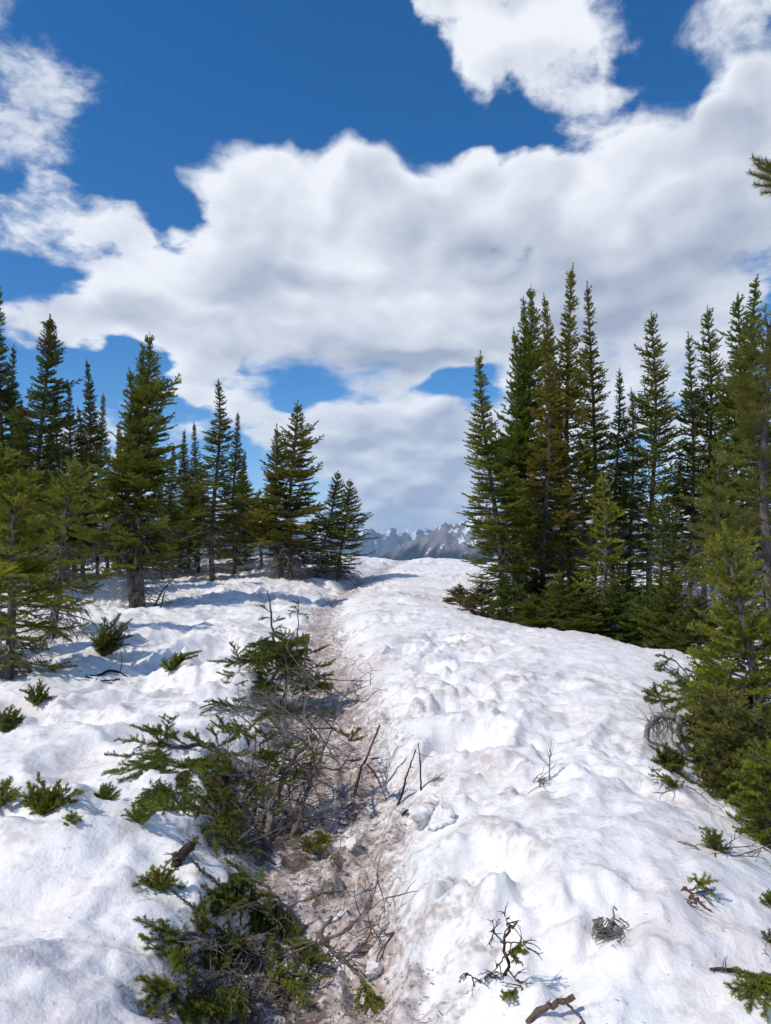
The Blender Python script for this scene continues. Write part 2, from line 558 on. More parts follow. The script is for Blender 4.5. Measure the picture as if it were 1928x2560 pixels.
def height(x, y, fine=True):
    x = np.asarray(x, float); y = np.asarray(y, float)
    dist = np.hypot(x, y)
    h = base_h(x, y)
    pd = path_dist(x, y)
    sd = trough_sd(x, y)
    tr = sstep(sd, -.14, .20)                                     # 1 in the trough
    pw = .20 + .012 * np.clip(y, 0, 40)
    trail = np.exp(-(pd / pw) ** 2) * (1 - tr)
    h = h - trail * .10 + np.exp(-((pd - 2.1 * pw) / (.8 * pw)) ** 2) * .035 * (1 - tr)
    # lip of the left bank and of the right bank
    h = h + np.exp(-((sd + .10) / .12) ** 2) * .03
    h = h - tr * .045
    # rolling drifts and sun cups, drawn out along the slope
    ang = .62
    xr = x * math.cos(ang) + y * math.sin(ang); yr = -x * math.sin(ang) + y * math.cos(ang)
    wx = .35 * perlin(x / 1.1 + 5, y / 1.1, 31); wy = .35 * perlin(x / 1.1 - 9, y / 1.1 + 4, 32)
    big = fbm(x / 2.6, y / 2.6, 2, 3) * .075
    cup = -np.abs(perlin((xr + wx) / .95, (yr + wy) / .5, 11)) * .115
    cup2 = -np.abs(perlin((xr + wx) / .42, (yr + wy) / .26, 12)) * .075
    cup3 = -np.abs(perlin((xr + .4 * wx) / .23, (yr + .4 * wy) / .12, 13)) * .030
    # wind-packed mounds with sagging edges over the left field
    mound = -np.abs(perlin((x + 1.3 * wx) / 1.15, (y + 1.3 * wy) / .85, 17)) * .25 * sstep(-x, .5, 1.4)
    field = (1 - .75 * tr) * sstep(dist, .8, 2.0)
    far = 1 + .25 * sstep(dist, 8, 26)
    # broken snow beside the trail and on the far bank, smooth melted mounds elsewhere
    brk = np.clip(np.exp(-((pd - .9) / (.8 + .04 * np.clip(y, 0, 40))) ** 2) * sstep(y, 2.6, 4.0) + .55 * sstep(y, 7, 14) + .25, 0, 1) * np.where(x < -.9, .85, 1)
    rough_r = .30 + 1.05 * brk * sstep(fbm(x / 1.7 + 40, y / 1.7, 2, 14), -.35, .40)
    h = h + field * (big + mound + .08 * sstep(-x, .5, 1.4) + (cup * rough_r + cup2 * rough_r + cup3 * np.clip(rough_r - .35, 0, 1)) * far + .05)
    h = h + (fbm(x / .17, y / .13, 3, 21, .6) * .026 * (1 + .7 * sstep(dist, 5, 16)) * (.35 + .8 * rough_r * .6)) * (1 - tr)
    # trampled, rotten snow in the trough and on the trail
    ru = np.clip(tr + trail, 0, 1)
    h = h + ru * (fbm(x / .22, y / .22, 4, 51, .58) * .030 - np.abs(perlin(x / .13, y / .11, 52)) * .022)
    for (px_, py_, r, dp) in _pits:
        m = (np.abs(x - px_) < 3.2 * r) & (np.abs(y - py_) < 3.2 * r)
        if not np.any(m):
            continue
        xm, ym = x[m], y[m]
        q = np.hypot((xm - px_) * 1.0, (ym - py_) * .8) / r
        q = q * (1 + .35 * perlin(xm / (.9 * r), ym / (.9 * r), 61))
        h[m] -= dp * np.exp(-q ** 4 * .7) - .28 * dp * np.exp(-((q - 1.55) / .35) ** 2)
    for (px_, py_, r, dp) in WELLS:
        q = np.hypot(x - px_, y - py_) / r
        h = h - np.where(q < 3, dp * np.exp(-q ** 2 * 1.2), 0)
    if fine:
        near = 1 - sstep(dist, 4, 14)
        h = h + near * fbm(x / .075, y / .07, 2, 71) * .0035 * (1 + 1.5 * ru)
    return h




# ------------------------------------------------------------------ materials
def new_mat(name):
    m = bpy.data.materials.new(name)
    m.use_nodes = True
    nt = m.node_tree
    nt.nodes.clear()
    return m, NT(nt)


def mat_snow():
    m, n = new_mat('old_snow')
    geo = n.n('ShaderNodeNewGeometry')
    pos = geo.outputs['Position']
    dirt = n.n('ShaderNodeAttribute', attribute_name='dirt').outputs['Fac']
    pink = n.noise(pos, 1.3, 4, .6)
    streak = n.noise(n.v('MULTIPLY', pos, (2.2, 5.0, 3.0)), 2.2, 6, .62)
    fine = n.noise(pos, 26, 5, .62)
    speck = n.n('ShaderNodeTexVoronoi', feature='F1')
    n.l(pos, speck.inputs['Vector']); speck.inputs['Scale'].default_value = 60
    clean = n.mix(n.ss(pink, .45, .75), (.90, .88, .86, 1), (.83, .755, .725, 1))
    # melt-out dust caught on the old surface
    d1 = n.m('MULTIPLY', n.ss(streak, .44, .70), n.ss(fine, .36, .68))
    c1 = n.mix(n.m('MULTIPLY', d1, .60), clean, (.42, .355, .31, 1))
    grime = n.n('ShaderNodeAttribute', attribute_name='grime').outputs['Fac']
    c1 = n.mix(n.m('MULTIPLY', n.m('MULTIPLY', grime, n.ss(n.noise(pos, 11, 5, .65), .40, .66)), .62), c1, (.40, .325, .28, 1))
    # dirt tramped into the trail
    dn = n.m('ADD', n.m('MULTIPLY', n.m('SUBTRACT', fine, .5), 2.2), n.m('MULTIPLY', n.m('SUBTRACT', streak, .5), 1.6))
    dd = n.ss(n.m('ADD', n.m('MULTIPLY', dirt, 1.05), n.m('MULTIPLY', dn, n.ss(dirt, .02, .35))), .24, 1.20)
    c2 = n.mix(n.m('MULTIPLY', dd, .92), c1, (.36, .27, .228, 1))
    dark = n.m('MULTIPLY', n.ss(n.noise(n.v('MULTIPLY', pos, (1, 1.7, 1.5)), 19, 6, .72), .51, .66), n.ss(dirt, .30, .85))
    c3 = n.mix(n.m('MULTIPLY', dark, .95), c2, (.085, .055, .042, 1))
    duff = n.n('ShaderNodeAttribute', attribute_name='duff').outputs['Fac']
    df = n.ss(n.m('ADD', duff, n.m('MULTIPLY', n.m('SUBTRACT', n.noise(pos, 22, 6, .72), .5), 3.2)), .55, .80)
    c3 = n.mix(n.m('MULTIPLY', n.m('MULTIPLY', df, n.ss(duff, .03, .2)), .80), c3, n.mix(fine, (.030, .018, .012, 1), (.12, .075, .05, 1)))
    # scattered needle specks
    sp = n.m('MULTIPLY', n.ss(speck.outputs['Distance'], .16, .10), n.ss(n.noise(pos, 3.1, 3, .6), .52, .66))
    c4 = n.mix(n.m('MULTIPLY', sp, .55), c3, (.16, .11, .08, 1))
    p = n.n('ShaderNodeBsdfPrincipled')
    n.l(c4, p.inputs['Base Color'])
    p.inputs['Roughness'].default_value = .55
    p.inputs['Specular IOR Level'].default_value = .25
    b1 = n.n('ShaderNodeBump')
    b1.inputs['Strength'].default_value = .5
    b1.inputs['Distance'].default_value = .02
    n.l(n.m('ADD', n.noise(pos, 30, 5, .65), n.m('MULTIPLY', n.noise(pos, 9, 3, .6), .8)), b1.inputs['Height'])
    n.l(b1.outputs[0], p.inputs['Normal'])
    o = n.n('ShaderNodeOutputMaterial')
    n.l(p.outputs[0], o.inputs[0])
    return m


def mat_needles():
    """Needle foliage; each crown brings its own hue through the object colour."""
    m, n = new_mat('fir_needles')
    oi = n.n('ShaderNodeObjectInfo')
    tint = n.n('ShaderNodeAttribute', attribute_name='tint').outputs['Fac']
    rnd = n.n('ShaderNodeNewGeometry')
    hsv = n.n('ShaderNodeHueSaturation')
    n.l(oi.outputs['Color'], hsv.inputs['Color'])
    n.l(n.ss(tint, 0, 1, .490, .512, 'LINEAR'), hsv.inputs['Hue'])
    n.l(n.ss(tint, 0, 1, 1.55, .60, 'LINEAR'), hsv.inputs['Value'])
    col = n.mix(n.ss(tint, .94, .965), hsv.outputs[0], (.15, .062, .022, 1))    # a few rusty dead shoots
    d = n.n('ShaderNodeBsdfPrincipled')
    n.l(col, d.inputs['Base Color'])
    d.inputs['Roughness'].default_value = .55
    d.inputs['Specular IOR Level'].default_value = .15
    t = n.n('ShaderNodeBsdfTranslucent')
    n.l(col, t.inputs['Color'])
    mx = n.n('ShaderNodeMixShader')
    mx.inputs[0].default_value = .42
    n.l(d.outputs[0], mx.inputs[1]); n.l(t.outputs[0], mx.inputs[2])
    o = n.n('ShaderNodeOutputMaterial')
    n.l(mx.outputs[0], o.inputs[0])
    return m


def mat_wood(name, a, b, scale=40):
    m, n = new_mat(name)
    tc = n.n('ShaderNodeNewGeometry').outputs['Position']
    f = n.noise(n.v('MULTIPLY', tc, (1, 1, .3)), scale, 6, .65)
    f2 = n.noise(tc, 6, 4, .6)
    col = n.mix(n.ss(n.m('ADD', n.m('MULTIPLY', f, .7), n.m('MULTIPLY', f2, .3)), .35, .65), a, b)
    p = n.n('ShaderNodeBsdfPrincipled')
    n.l(col, p.inputs['Base Color'])
    p.inputs['Roughness'].default_value = .85
    p.inputs['Specular IOR Level'].default_value = .15
    bp = n.n('ShaderNodeBump')
    bp.inputs['Strength'].default_value = .6
    bp.inputs['Distance'].default_value = .01
    n.l(f, bp.inputs['Height'])
    n.l(bp.outputs[0], p.inputs['Normal'])
    o = n.n('ShaderNodeOutputMaterial')
    n.l(p.outputs[0], o.inputs[0])
    return m


M_SNOW = mat_snow()
M_NEEDLE = mat_needles()
M_BARK = mat_wood('grey_bark', (.055, .045, .038, 1), (.20, .175, .155, 1), 30)
M_TWIG = mat_wood('dead_grey_twig', (.13, .11, .095, 1), (.33, .30, .27, 1), 60)
M_BROWN = mat_wood('brown_twig', (.055, .036, .026, 1), (.19, .125, .09, 1), 60)
M_SHRUB = mat_wood('brown_grey_twig', (.075, .058, .048, 1), (.26, .215, .185, 1), 55)
M_CONE = mat_wood('rusty_cone_scale', (.085, .030, .018, 1), (.20, .075, .040, 1), 90)
M_DARK = mat_wood('wet_dark_wood', (.015, .012, .010, 1), (.06, .048, .04, 1), 50)

OLIVE = (.192, .206, .026, 1)
DEEP = (.098, .115, .022, 1)
BRIGHT = (.235, .245, .022, 1)
GREEN = (.150, .178, .030, 1)


# ------------------------------------------------------------------ tubes and shoots
class Tubes:
    def __init__(self):
        self.v = []; self.f = []; self.n = 0

    def add(self, pts, radii, sides=5):
        pts = [Vector(p) for p in pts]
        k = len(pts)
        up = Vector((0.31, 0.22, 0.92))
        rings = []
        for i in range(k):
            d = (pts[min(i + 1, k - 1)] - pts[max(i - 1, 0)])
            if d.length < 1e-9:
                d = Vector((0, 0, 1))
            d.normalize()
            a = d.cross(up)
            if a.length < .05:
                a = d.cross(Vector((1, 0, 0)))
            a.normalize()
            b = d.cross(a)
            r = radii[i]
            for j in range(sides):
                t = 2 * math.pi * j / sides
                self.v.append(pts[i] + a * (math.cos(t) * r) + b * (math.sin(t) * r))
        o = self.n
        for i in range(k - 1):
            for j in range(sides):
                j2 = (j + 1) % sides
                self.f.append((o + i * sides + j, o + i * sides + j2, o + (i + 1) * sides + j2, o + (i + 1) * sides + j))
        # closing tips as degenerate-free caps
        if sides == 4:
            self.f.append((o + (k - 1) * sides, o + (k - 1) * sides + 1, o + (k - 1) * sides + 2, o + (k - 1) * sides + 3))
        self.n += k * sides

    def build(self, name, mat, parent=None, loc=None):
        if not self.v:
            return None
        V = np.array([tuple(v) for v in self.v])
        if loc is not None:
            V = V - np.array(loc)
        o = mesh_np(name, V, np.array(self.f), mat, parent, smooth=True)
        if name in ('limbs', 'dead_branches', 'twigs', 'shoot_wood'):
            o['kind'] = 'stuff'
        return o


def needle_template(n, w, seed, fwd=.5, upbias=.25):
    """n needle triangles round a unit shoot along +X; returns (3n, 3) in (t, side, up)."""
    r = random.Random(seed)
    out = []
    for k in range(n):
        t = (k + r.random()) / n
        ph = r.uniform(0, 2 * math.pi)
        s, u = math.cos(ph), math.sin(ph) * .8 + upbias
        q = math.hypot(s, u); s /= q; u /= q
        L = r.uniform(.75, 1.1) * (1 if t < .85 else .8)
        # base width along and across the shoot
        out.append((t - w * .5, 0, 0))
        out.append((t + w * .5, -u * w * .35, s * w * .35))
        out.append((t + fwd * L * r.uniform(.7, 1.2), s * L, u * L))
    return np.array(out)


class Shoots:
    """Collects needle-covered shoots and turns them into one mesh."""

    def __init__(self):
        self.P = []; self.D = []; self.L = []; self.R = []; self.T = []

    def line(self, p, d, length, unit, rad, tint, sag=0.0, rnd=random):
        k = max(1, int(round(length / unit)))
        u = length / k
        p = Vector(p); d = Vector(d).normalized()
        for i in range(k):
            dd = Vector((d.x + rnd.gauss(0, .06), d.y + rnd.gauss(0, .06), d.z + rnd.gauss(0, .06) + sag * i / k))
            dd.normalize()
            self.P.append(p); self.D.append(dd); self.L.append(u * 1.12); self.R.append(rad * (1.0 if i < k - 1 else .85)); self.T.append(tint)
            p = p + dd * u
        return p

    def arrays(self, n=12, w=.2, fwd=.9, seed=1, nvar=5):
        P = np.array([tuple(p) for p in self.P]); D = np.array([tuple(d) for d in self.D])
        L = np.array(self.L); R = np.array(self.R); T = np.array(self.T)
        up = np.array([0, 0, 1.0])
        S = np.cross(D, up)
        ln = np.linalg.norm(S, axis=1)
        bad = ln < .12
        S[bad] = np.cross(D[bad], np.array([1.0, 0, 0]))
        S /= np.linalg.norm(S, axis=1)[:, None]
        U = np.cross(S, D)
        var = np.random.default_rng(seed).integers(0, nvar, len(P))
        Vs = []; Ts = []
        for k in range(nvar):
            m = var == k
            if not m.any():
                continue
            tp = needle_template(n, w, seed * 31 + k, fwd)
            q = tp[None, :, :]
            # forward throw of a needle scales with its own length, not with the shoot's
            base_t = np.repeat(tp[::3, 0], 3)
            fw = tp[:, 0] - base_t
            isb = (np.arange(len(tp)) % 3) < 2
            along = np.where(isb[None, :], tp[None, :, 0] * L[m][:, None], base_t[None, :] * L[m][:, None] + fw[None, :] * R[m][:, None])
            V = P[m][:, None, :] + D[m][:, None, :] * along[:, :, None] + (S[m][:, None, :] * q[:, :, 1:2] + U[m][:, None, :] * q[:, :, 2:3]) * R[m][:, None, None]
            Vs.append(V.reshape(-1, 3)); Ts.append(np.repeat(T[m], len(tp)))
        V = np.concatenate(Vs); T = np.concatenate(Ts)
        return V, T

    def build(self, name, parent=None, color=OLIVE, loc=None, **kw):
        if not self.P:
            return None
        V, T = self.arrays(**kw)
        if loc is not None:
            V = V - np.array(loc)
        F = np.arange(len(V)).reshape(-1, 3)
        o = mesh_np(name, V, F, M_NEEDLE, parent, attrs={'tint': T})
        o.color = color
        o['kind'] = 'stuff'
        return o


def rot_about(v, axis, ang):
    return Matrix.Rotation(ang, 3, axis) @ v


# ------------------------------------------------------------------ fir generator
def fir_meshes(H, R, seed, base=.12, unit=.10, rad=.038, spacing=.185, per=8, droop=.0, prof=.85, twig_dead=40, trunk_r=None, n=13, w=.30,
               lean=(0, 0), tops=1, fork=.72, wild=.2, side_gap=.072, sweep=1.0, leaders=None, cones=0, rust=.003, messy=.08, irregular=.25, fwd=.9):
    """Builds a standing subalpine fir at the origin; returns an Empty with trunk, crown, dead_branches."""
    rnd = random.Random(seed)
    root = empty('fir_tree')
    tr = trunk_r or H * .0075 + .012
    trunks = []; sh = Shoots(); dead = Tubes(); bw = Tubes()

    def axis_pt(f, ax):
        x0, y0, zf0, hh, bx, by = ax
        q = f
        return Vector((x0 + bx * q + lean[0] * q * q + .015 * H * math.sin(q * 5 + seed), y0 + by * q + lean[1] * q * q + .012 * H * math.cos(q * 4 + seed * 2), zf0 + hh * q))
    axes = [(0, 0, 0, H, 0, 0)]
    for (lx, ly, lf) in (leaders or []):
        axes.append((lx * .45, ly * .45, 0, H * lf, lx * .55, ly * .55))
    for k in range(tops - 1 if not leaders else 0):
        a = rnd.uniform(0, 6.28)
        axes.append((rnd.uniform(.12, .25) * R * math.cos(a), .3 * R * math.sin(a), 0, H * rnd.uniform(fork, .95), R * .42 * math.cos(a), R * .3 * math.sin(a)))
    for ai, ax in enumerate(axes):
        h = ax[3]
        pts = [axis_pt(k / 9, ax) for k in range(10)]
        if ai == 0:
            pts[0] = pts[0] - Vector((0, 0, .5))
        trunk = Tubes()
        trunks.append(trunk)
        trunk.add(pts, [tr * (1.25 if k == 0 else 1) * (1 - k / 9) ** .8 + .006 for k in range(10)], 7)
        z = base * h * rnd.uniform(.9, 1.1)
        phase = rnd.uniform(0, 6.28)
        gaps = [rnd.uniform(0, 6.28) for _ in range(3)]
        while z < h * .985:
            f = z / h
            Rz = (R if ai == 0 else R * .6) * max(.05, min(1, (1 - f) / .66) ** prof) * min(1, .55 + 2.2 * max(0, f - base * .6)) * rnd.uniform(.72, 1.12)
            nb = per if f < .85 else max(4, per - 1)
            clump = 1 + irregular * (math.sin(z * 3.1 + seed) * .45 + math.sin(z * 7.3 + seed * 2) * .3)
            for b in range(nb):
                phase += 2.4 + rnd.gauss(0, .25)
                if rnd.random() < .10:
                    continue
                L = Rz * rnd.uniform(.55, 1.12) * clump * (1 + irregular * .55 * math.sin(phase + gaps[0] + z * 1.3)) + .05
                if rnd.random() < wild * .3:
                    L *= 1.25
                p0 = axis_pt(f, ax) + Vector((0, 0, rnd.gauss(0, .2) * spacing))
                # upswept at the top, level in the middle, sinking at the bottom
                el = sweep * .75 * f ** 2.2 + .05 - (.32 + droop) * (1 - f) ** 1.6 + rnd.gauss(0, .10)
                az = phase
                dh = Vector((math.cos(az), math.sin(az), 0))
                side = Vector((-math.sin(az), math.cos(az), 0))
                curl = rnd.uniform(.12, .38) * (1 - .5 * f)

                def bp(s):
                    return p0 + dh * (L * s * math.cos(el)) + Vector((0, 0, L * (s * math.sin(el) + curl * s * s * s))) + side * (L * .10 * math.sin(s * 3 + az))
                inner = .08 + .42 * (1 - f) ** 1.4 * min(1, L / .5)
                bw.add([bp(0), bp(.35), bp(.7), bp(1)], [tr * .16 + .004, tr * .10 + .0035, .0045, .003], 3)
                tint0 = rnd.random() * .55 + .2 * rnd.random() + .12 * (1 - f)
                if rnd.random() < rust:
                    tint0 = .97
                # along the branch
                steps = max(2, int(L / (unit * .9)))
                for k in range(steps):
                    s = inner + (1 - inner) * k / steps
                    d = bp(min(1, s + .05)) - bp(s)
                    sh.line(bp(s), d, L * (1 - inner) / steps, unit, rad, min(.93, tint0) if tint0 < .95 else .97, rnd=rnd)
                s = inner + .02
                sgn = rnd.choice((-1, 1))
                while s < .97:
                    sl_ = ((1 - s) * L * .62 + .05) * rnd.uniform(.6, 1.15)
                    sl_ = min(sl_, .45)
                    a = rnd.uniform(.65, 1.0)
                    ax_d = (bp(min(1, s + .05)) - bp(s)).normalized()
                    d = ax_d * math.cos(a) + side * (sgn * math.sin(a)) + Vector((rnd.gauss(0, messy), rnd.gauss(0, messy), rnd.uniform(-.08, .14) + rnd.gauss(0, messy)))
                    q = bp(s)
                    ti = min(.93, max(0, tint0 + rnd.gauss(0, .13))) if tint0 < .95 else .97
                    sh.line(q, d, sl_, unit, rad, ti, rnd=rnd)
                    if sl_ > .17:
                        for e in range(int(sl_ / .09)):
                            fr = (e + .6) / (int(sl_ / .09) + .5)
                            d2 = d.normalized() * .75 + rot_about(d, Vector((0, 0, 1)), rnd.choice((-1, 1)) * .9).normalized() * .65 + Vector((0, 0, rnd.uniform(-.05, .2)))
                            sh.line(q + d.normalized() * (sl_ * fr), d2, (1 - fr) * sl_ * .6 + .04, unit, rad * .95, ti, rnd=rnd)
                    sgn = -sgn
                    s += side_gap / max(L, .12) * rnd.uniform(.7, 1.3)
            z += spacing * rnd.uniform(.75, 1.25) * (1 - .35 * f)
        tipp = axis_pt(1, ax)
        sh.line(axis_pt(.93, ax), tipp - axis_pt(.93, ax), h * .07 + .12, unit, rad, .3, rnd=rnd)
    # bare grey branches under the crown
    for k in range(twig_dead):
        f = rnd.uniform(.015, base * 1.5 + .10)
        a = rnd.uniform(0, 6.28)
        L = R * rnd.uniform(.35, .9)
        p = axis_pt(f, axes[0])
        dh = Vector((math.cos(a), math.sin(a), 0))
        dr = rnd.uniform(.2, .9)
        pts = [p + dh * (L * s) + Vector((rnd.gauss(0, .02), rnd.gauss(0, .02), .12 * L * s - dr * L * s * s)) for s in (0, .3, .6, .85, 1)]
        dead.add(pts, [.011, .009, .006, .004, .002], 4)
        for e in range(5):
            i = rnd.choice((1, 2, 3))
            q = pts[i]
            d = (dh + Vector((rnd.gauss(0, .6), rnd.gauss(0, .6), rnd.uniform(-.9, .1)))).normalized()
            l2 = L * rnd.uniform(.2, .45)
            dead.add([q, q + d * l2 * .5, q + d * l2 + Vector((0, 0, -l2 * .3))], [.005, .0035, .0015], 3)
    if cones:
        ct = Tubes()
        for k in range(cones):
            f = rnd.uniform(.86, .985)
            a = rnd.uniform(0, 6.28)
            rr = R * (1 - f) * 1.1 + .03
            c0 = axis_pt(f, axes[0]) + Vector((math.cos(a) * rr * rnd.uniform(.2, 1), math.sin(a) * rr * rnd.uniform(.2, 1), rnd.uniform(0, .06)))
            ct.add([c0, c0 + Vector((0, 0, .03)), c0 + Vector((0, 0, .07)), c0 + Vector((0, 0, .105)), c0 + Vector((0, 0, .12))], [.012, .026, .027, .017, .004], 6)
        co = ct.build('cones', M_CONE, root)
        co['kind'] = 'stuff'
    for tk in trunks:
        tk.build('trunk', M_BARK, root)
    sh.build('crown', root, n=n, w=w, seed=seed, fwd=fwd)
    # living limbs inside the crown
    b = bw.build('limbs', M_BARK, root)
    d = dead.build('dead_branches', M_TWIG, root)
    return root


def copy_tree(src):
    r = src.copy()
    COL.objects.link(r)
    for ch in list(src.children):
        c = ch.copy()
        COL.objects.link(c)
        c.parent = r
    return r


# ------------------------------------------------------------------ where the trees stand
# (kind, base px, top px, top py, distance, crown width, colour, name, label, category)
def mixc(a, b, t):
    return tuple(a[i] * (1 - t) + b[i] * t for i in range(4))


OD = mixc(OLIVE, DEEP, .5)
TREES = [
    ('B', -70, -70, 780, 17, 1.05, DEEP, 'dark fir cut by the left picture edge, only its right boughs showing'),
    ('A', 8, 6, 730, 17, 1.0, DEEP, 'tall dark narrow fir at the left edge with its tip above all neighbours'),
    ('K', 106, 108, 797, 16, 1.15, DEEP, 'dark fir with a rusty cone-laden ragged top near the left edge'),
    ('B', 62, 60, 1000, 24, 1.0, DEEP, 'shorter dark fir filling the gap between the two tall firs at far left'),
    ('A', 172, 172, 958, 19, .9, DEEP, 'small dark pointed fir just right of the cone-laden fir'),
    ('B', 216, 218, 903, 19, .85, DEEP, 'slim dark fir spire between the cone-laden fir and the olive twin-topped fir'),
    ('A', 248, 250, 985, 21, .8, OD, 'slender fir half hidden behind the left boughs of the olive twin-topped fir'),
    ('T', 357, 366, 843, 14.5, .88, mixc(OLIVE, DEEP, .25), 'olive twin-topped fir with thick grey trunk standing in the snow, left group'),
    ('B', 300, 300, 1060, 27, 1.0, DEEP, 'distant dark fir behind the trunk of the olive twin-topped fir'),
    ('A', 430, 430, 1112, 26, .9, DEEP, 'little dark fir tip right of the olive twin-topped fir'),
    ('B', 466, 466, 1078, 25, .9, DEEP, 'left one of two thin dark tips left of the bare-trunked mid fir'),
    ('A', 490, 490, 1058, 25, .9, OD, 'right one of two thin tips left of the bare-trunked mid fir'),
    ('C', 541, 539, 953, 20.5, 1.25, mixc(OLIVE, DEEP, .25), 'mid-distance olive fir with a dark trunk meeting the snow, tallest of its cluster'),
    ('A', 588, 588, 1033, 24, .85, DEEP, 'narrow dark fir spire at the right end of the left cluster'),
    ('B', 610, 612, 1130, 26, .8, DEEP, 'short dark fir against the sky at the right end of the left cluster'),
    ('E', 725, 738, 1013, 20, 1.08, mixc(OLIVE, DEEP, .35), 'broad fir by the trail with two tips and shaggy dead skirts'),
    ('F', 795, 834, 1183, 20.3, 1.15, OD, 'small wind-bent fir leaning right beside the broad trailside fir'),
    ('F', 846, 864, 1205, 21, 1.2, OD, 'outermost small wind-bent fir next to the mountain gap'),
    ('A', 400, 402, 1150, 28, .9, DEEP, 'low distant fir between the olive twin-topped fir and the thin tips'),
    ('B', 130, 130, 1060, 25, 1.1, DEEP, 'distant dark fir deep in the left stand below the slim spires'),
    ('S', 175, 176, 1235, 22, 2.0, OD, 'bushy young fir filling the shade under the small dark pointed fir'),
    ('S', 262, 262, 1225, 22.5, 1.9, mixc(OLIVE, DEEP, .4), 'bushy young fir left of the thick grey trunk, deep in the stand'),
    ('F', 455, 455, 1190, 23.5, 1.4, OD, 'full-skirted young fir right of the thick grey trunk'),
    ('F', 592, 594, 1190, 22.5, 1.5, OD, 'full-skirted young fir at the right end of the left cluster'),
    ('S', 500, 500, 1225, 24, 2.0, mixc(OLIVE, DEEP, .4), 'bushy young fir left of the dark trunk meeting the snow'),
    ('F', 410, 411, 1240, 22.0, 1.4, mixc(OLIVE, DEEP, .4), 'low full-skirted fir just right of the thick grey trunk'),
    ('S', 648, 650, 1230, 23, 1.6, OD, 'bushy young fir left of the broad trailside fir'),
    ('F', 90, 90, 1180, 20, 1.6, DEEP, 'full-skirted dark fir under the cone-laden fir'),
    ('F', -10, -10, 1150, 18, 1.6, DEEP, 'full-skirted dark fir under the tall fir at the left edge'),
    ('C', 40, 38, 870, 20, 1.0, DEEP, 'dark fir wedged between the two tallest firs at the left edge'),
    ('A', 150, 150, 990, 22, 1.1, DEEP, 'dark fir behind the small pointed fir of the left stand'),
    ('B', 196, 196, 1020, 23, 1.1, DEEP, 'low dark fir between the pointed fir and the slim spire of the left stand'),
    # right stand
    ('A', 1250, 1211, 888, 13.5, 1.05, mixc(OLIVE, DEEP, .2), 'lone slightly leaning fir at the left end of the tall group on the right'),
    ('T', 1318, 1318, 728, 15.5, .80, mixc(OLIVE, DEEP, .3), 'dense double-tipped fir, second from the left in the tall right group'),
    ('B', 1366, 1362, 742, 14.5, .9, OLIVE, 'slim olive fir squeezed between the double-tipped fir and the tallest fir'),
    ('A', 1421, 1426, 678, 15, 1.05, OLIVE, 'tallest fir of the right group with pale trunk showing midway'),
    ('C', 1480, 1476, 713, 16.5, .95, OD, 'dark ragged fir just right of the tallest fir'),
    ('B', 1400, 1398, 1000, 19, 1.2, DEEP, 'dark fir hidden behind the trunks of the tallest firs on the right'),
    ('C', 1542, 1541, 930, 17.5, .95, DEEP, 'shorter dark fir between the dark ragged fir and the lone spire'),
    ('A', 1578, 1577, 975, 18.5, .9, OD, 'small-tipped fir at the left side of the lone spire on the right'),
    ('G', 1632, 1624, 788, 16, 1.0, mixc(OLIVE, DEEP, .35), 'lone open spire fir with upturned boughs and bare lower trunk on the right'),
    ('C', 1722, 1726, 838, 16, .9, OD, 'brown-tipped fir leading the rightmost cluster'),
    ('G', 1768, 1765, 773, 16.5, .95, OD, 'slim open fir second in the rightmost cluster'),
    ('G', 1838, 1836, 742, 15.5, 1.0, OD, 'dark blunt-tipped fir third in the rightmost cluster'),
    ('B', 1893, 1895, 700, 15, 1.15, OD, 'tallest fir of the rightmost cluster near the right edge'),
    ('A', 1990, 1990, 680, 14, 1.1, DEEP, 'fir mostly outside the right edge behind the long-needled tree'),
    ('A', 1690, 1690, 1130, 20, 1.0, DEEP, 'low dark fir seen between the lone spire and the rightmost cluster'),
    ('B', 1800, 1800, 1080, 19, 1.1, DEEP, 'low dark fir under the slim open firs at right'),
    ('S', 1512, 1508, 1198, 12.8, 1.0, mixc(OLIVE, BRIGHT, .4), 'young light green fir with bare stem in front of the tall right group'),
    ('S', 1785, 1788, 1110, 13.0, 1.2, OD, 'young fir with thin stem below the slim open firs at right'),
    ('S', 1655, 1652, 1210, 13.5, 1.1, OD, 'young fir at the foot of the lone open spire on the right'),
]
tree_spots = []
for t in TREES:
    kind, bpx, tpx, tpy, Y = t[:5]
    x = ray(bpx, 1460).x * Y
    tree_spots.append((x, Y))
    if kind in 'TCEAG' and Y < 22:
        WELLS.append((x, Y, .42, .14))

# near trees: (base px, top px, top py, distance)
NEAR = {
    'left_bright': (15, 50, 1203, 7.4), 'left_edge': (-75, -30, 1100, 8.2), 'left_mid': (118, 192, 1150, 10.3),
    'right_pine': (1940, 1915, 795, 9.2), 'right_leaning': (1925, 1822, 1335, 5.2), 'right_outside': (2330, 2330, 330, 4.9),
}


DUFF = [(700, 2070, .26), (650, 2115, .18), (740, 2120, .14), (560, 2395, .12), (690, 2420, .14), (770, 2445, .12), (600, 2490, .13), (780, 1910, .2), (735, 1790, .28), (710, 1700, .3), (520, 2420, .1),
        (880, 2010, .12), (640, 1960, .22), (800, 2200, .08), (900, 2330, .06), (680, 2240, .1), (840, 2130, .08)]


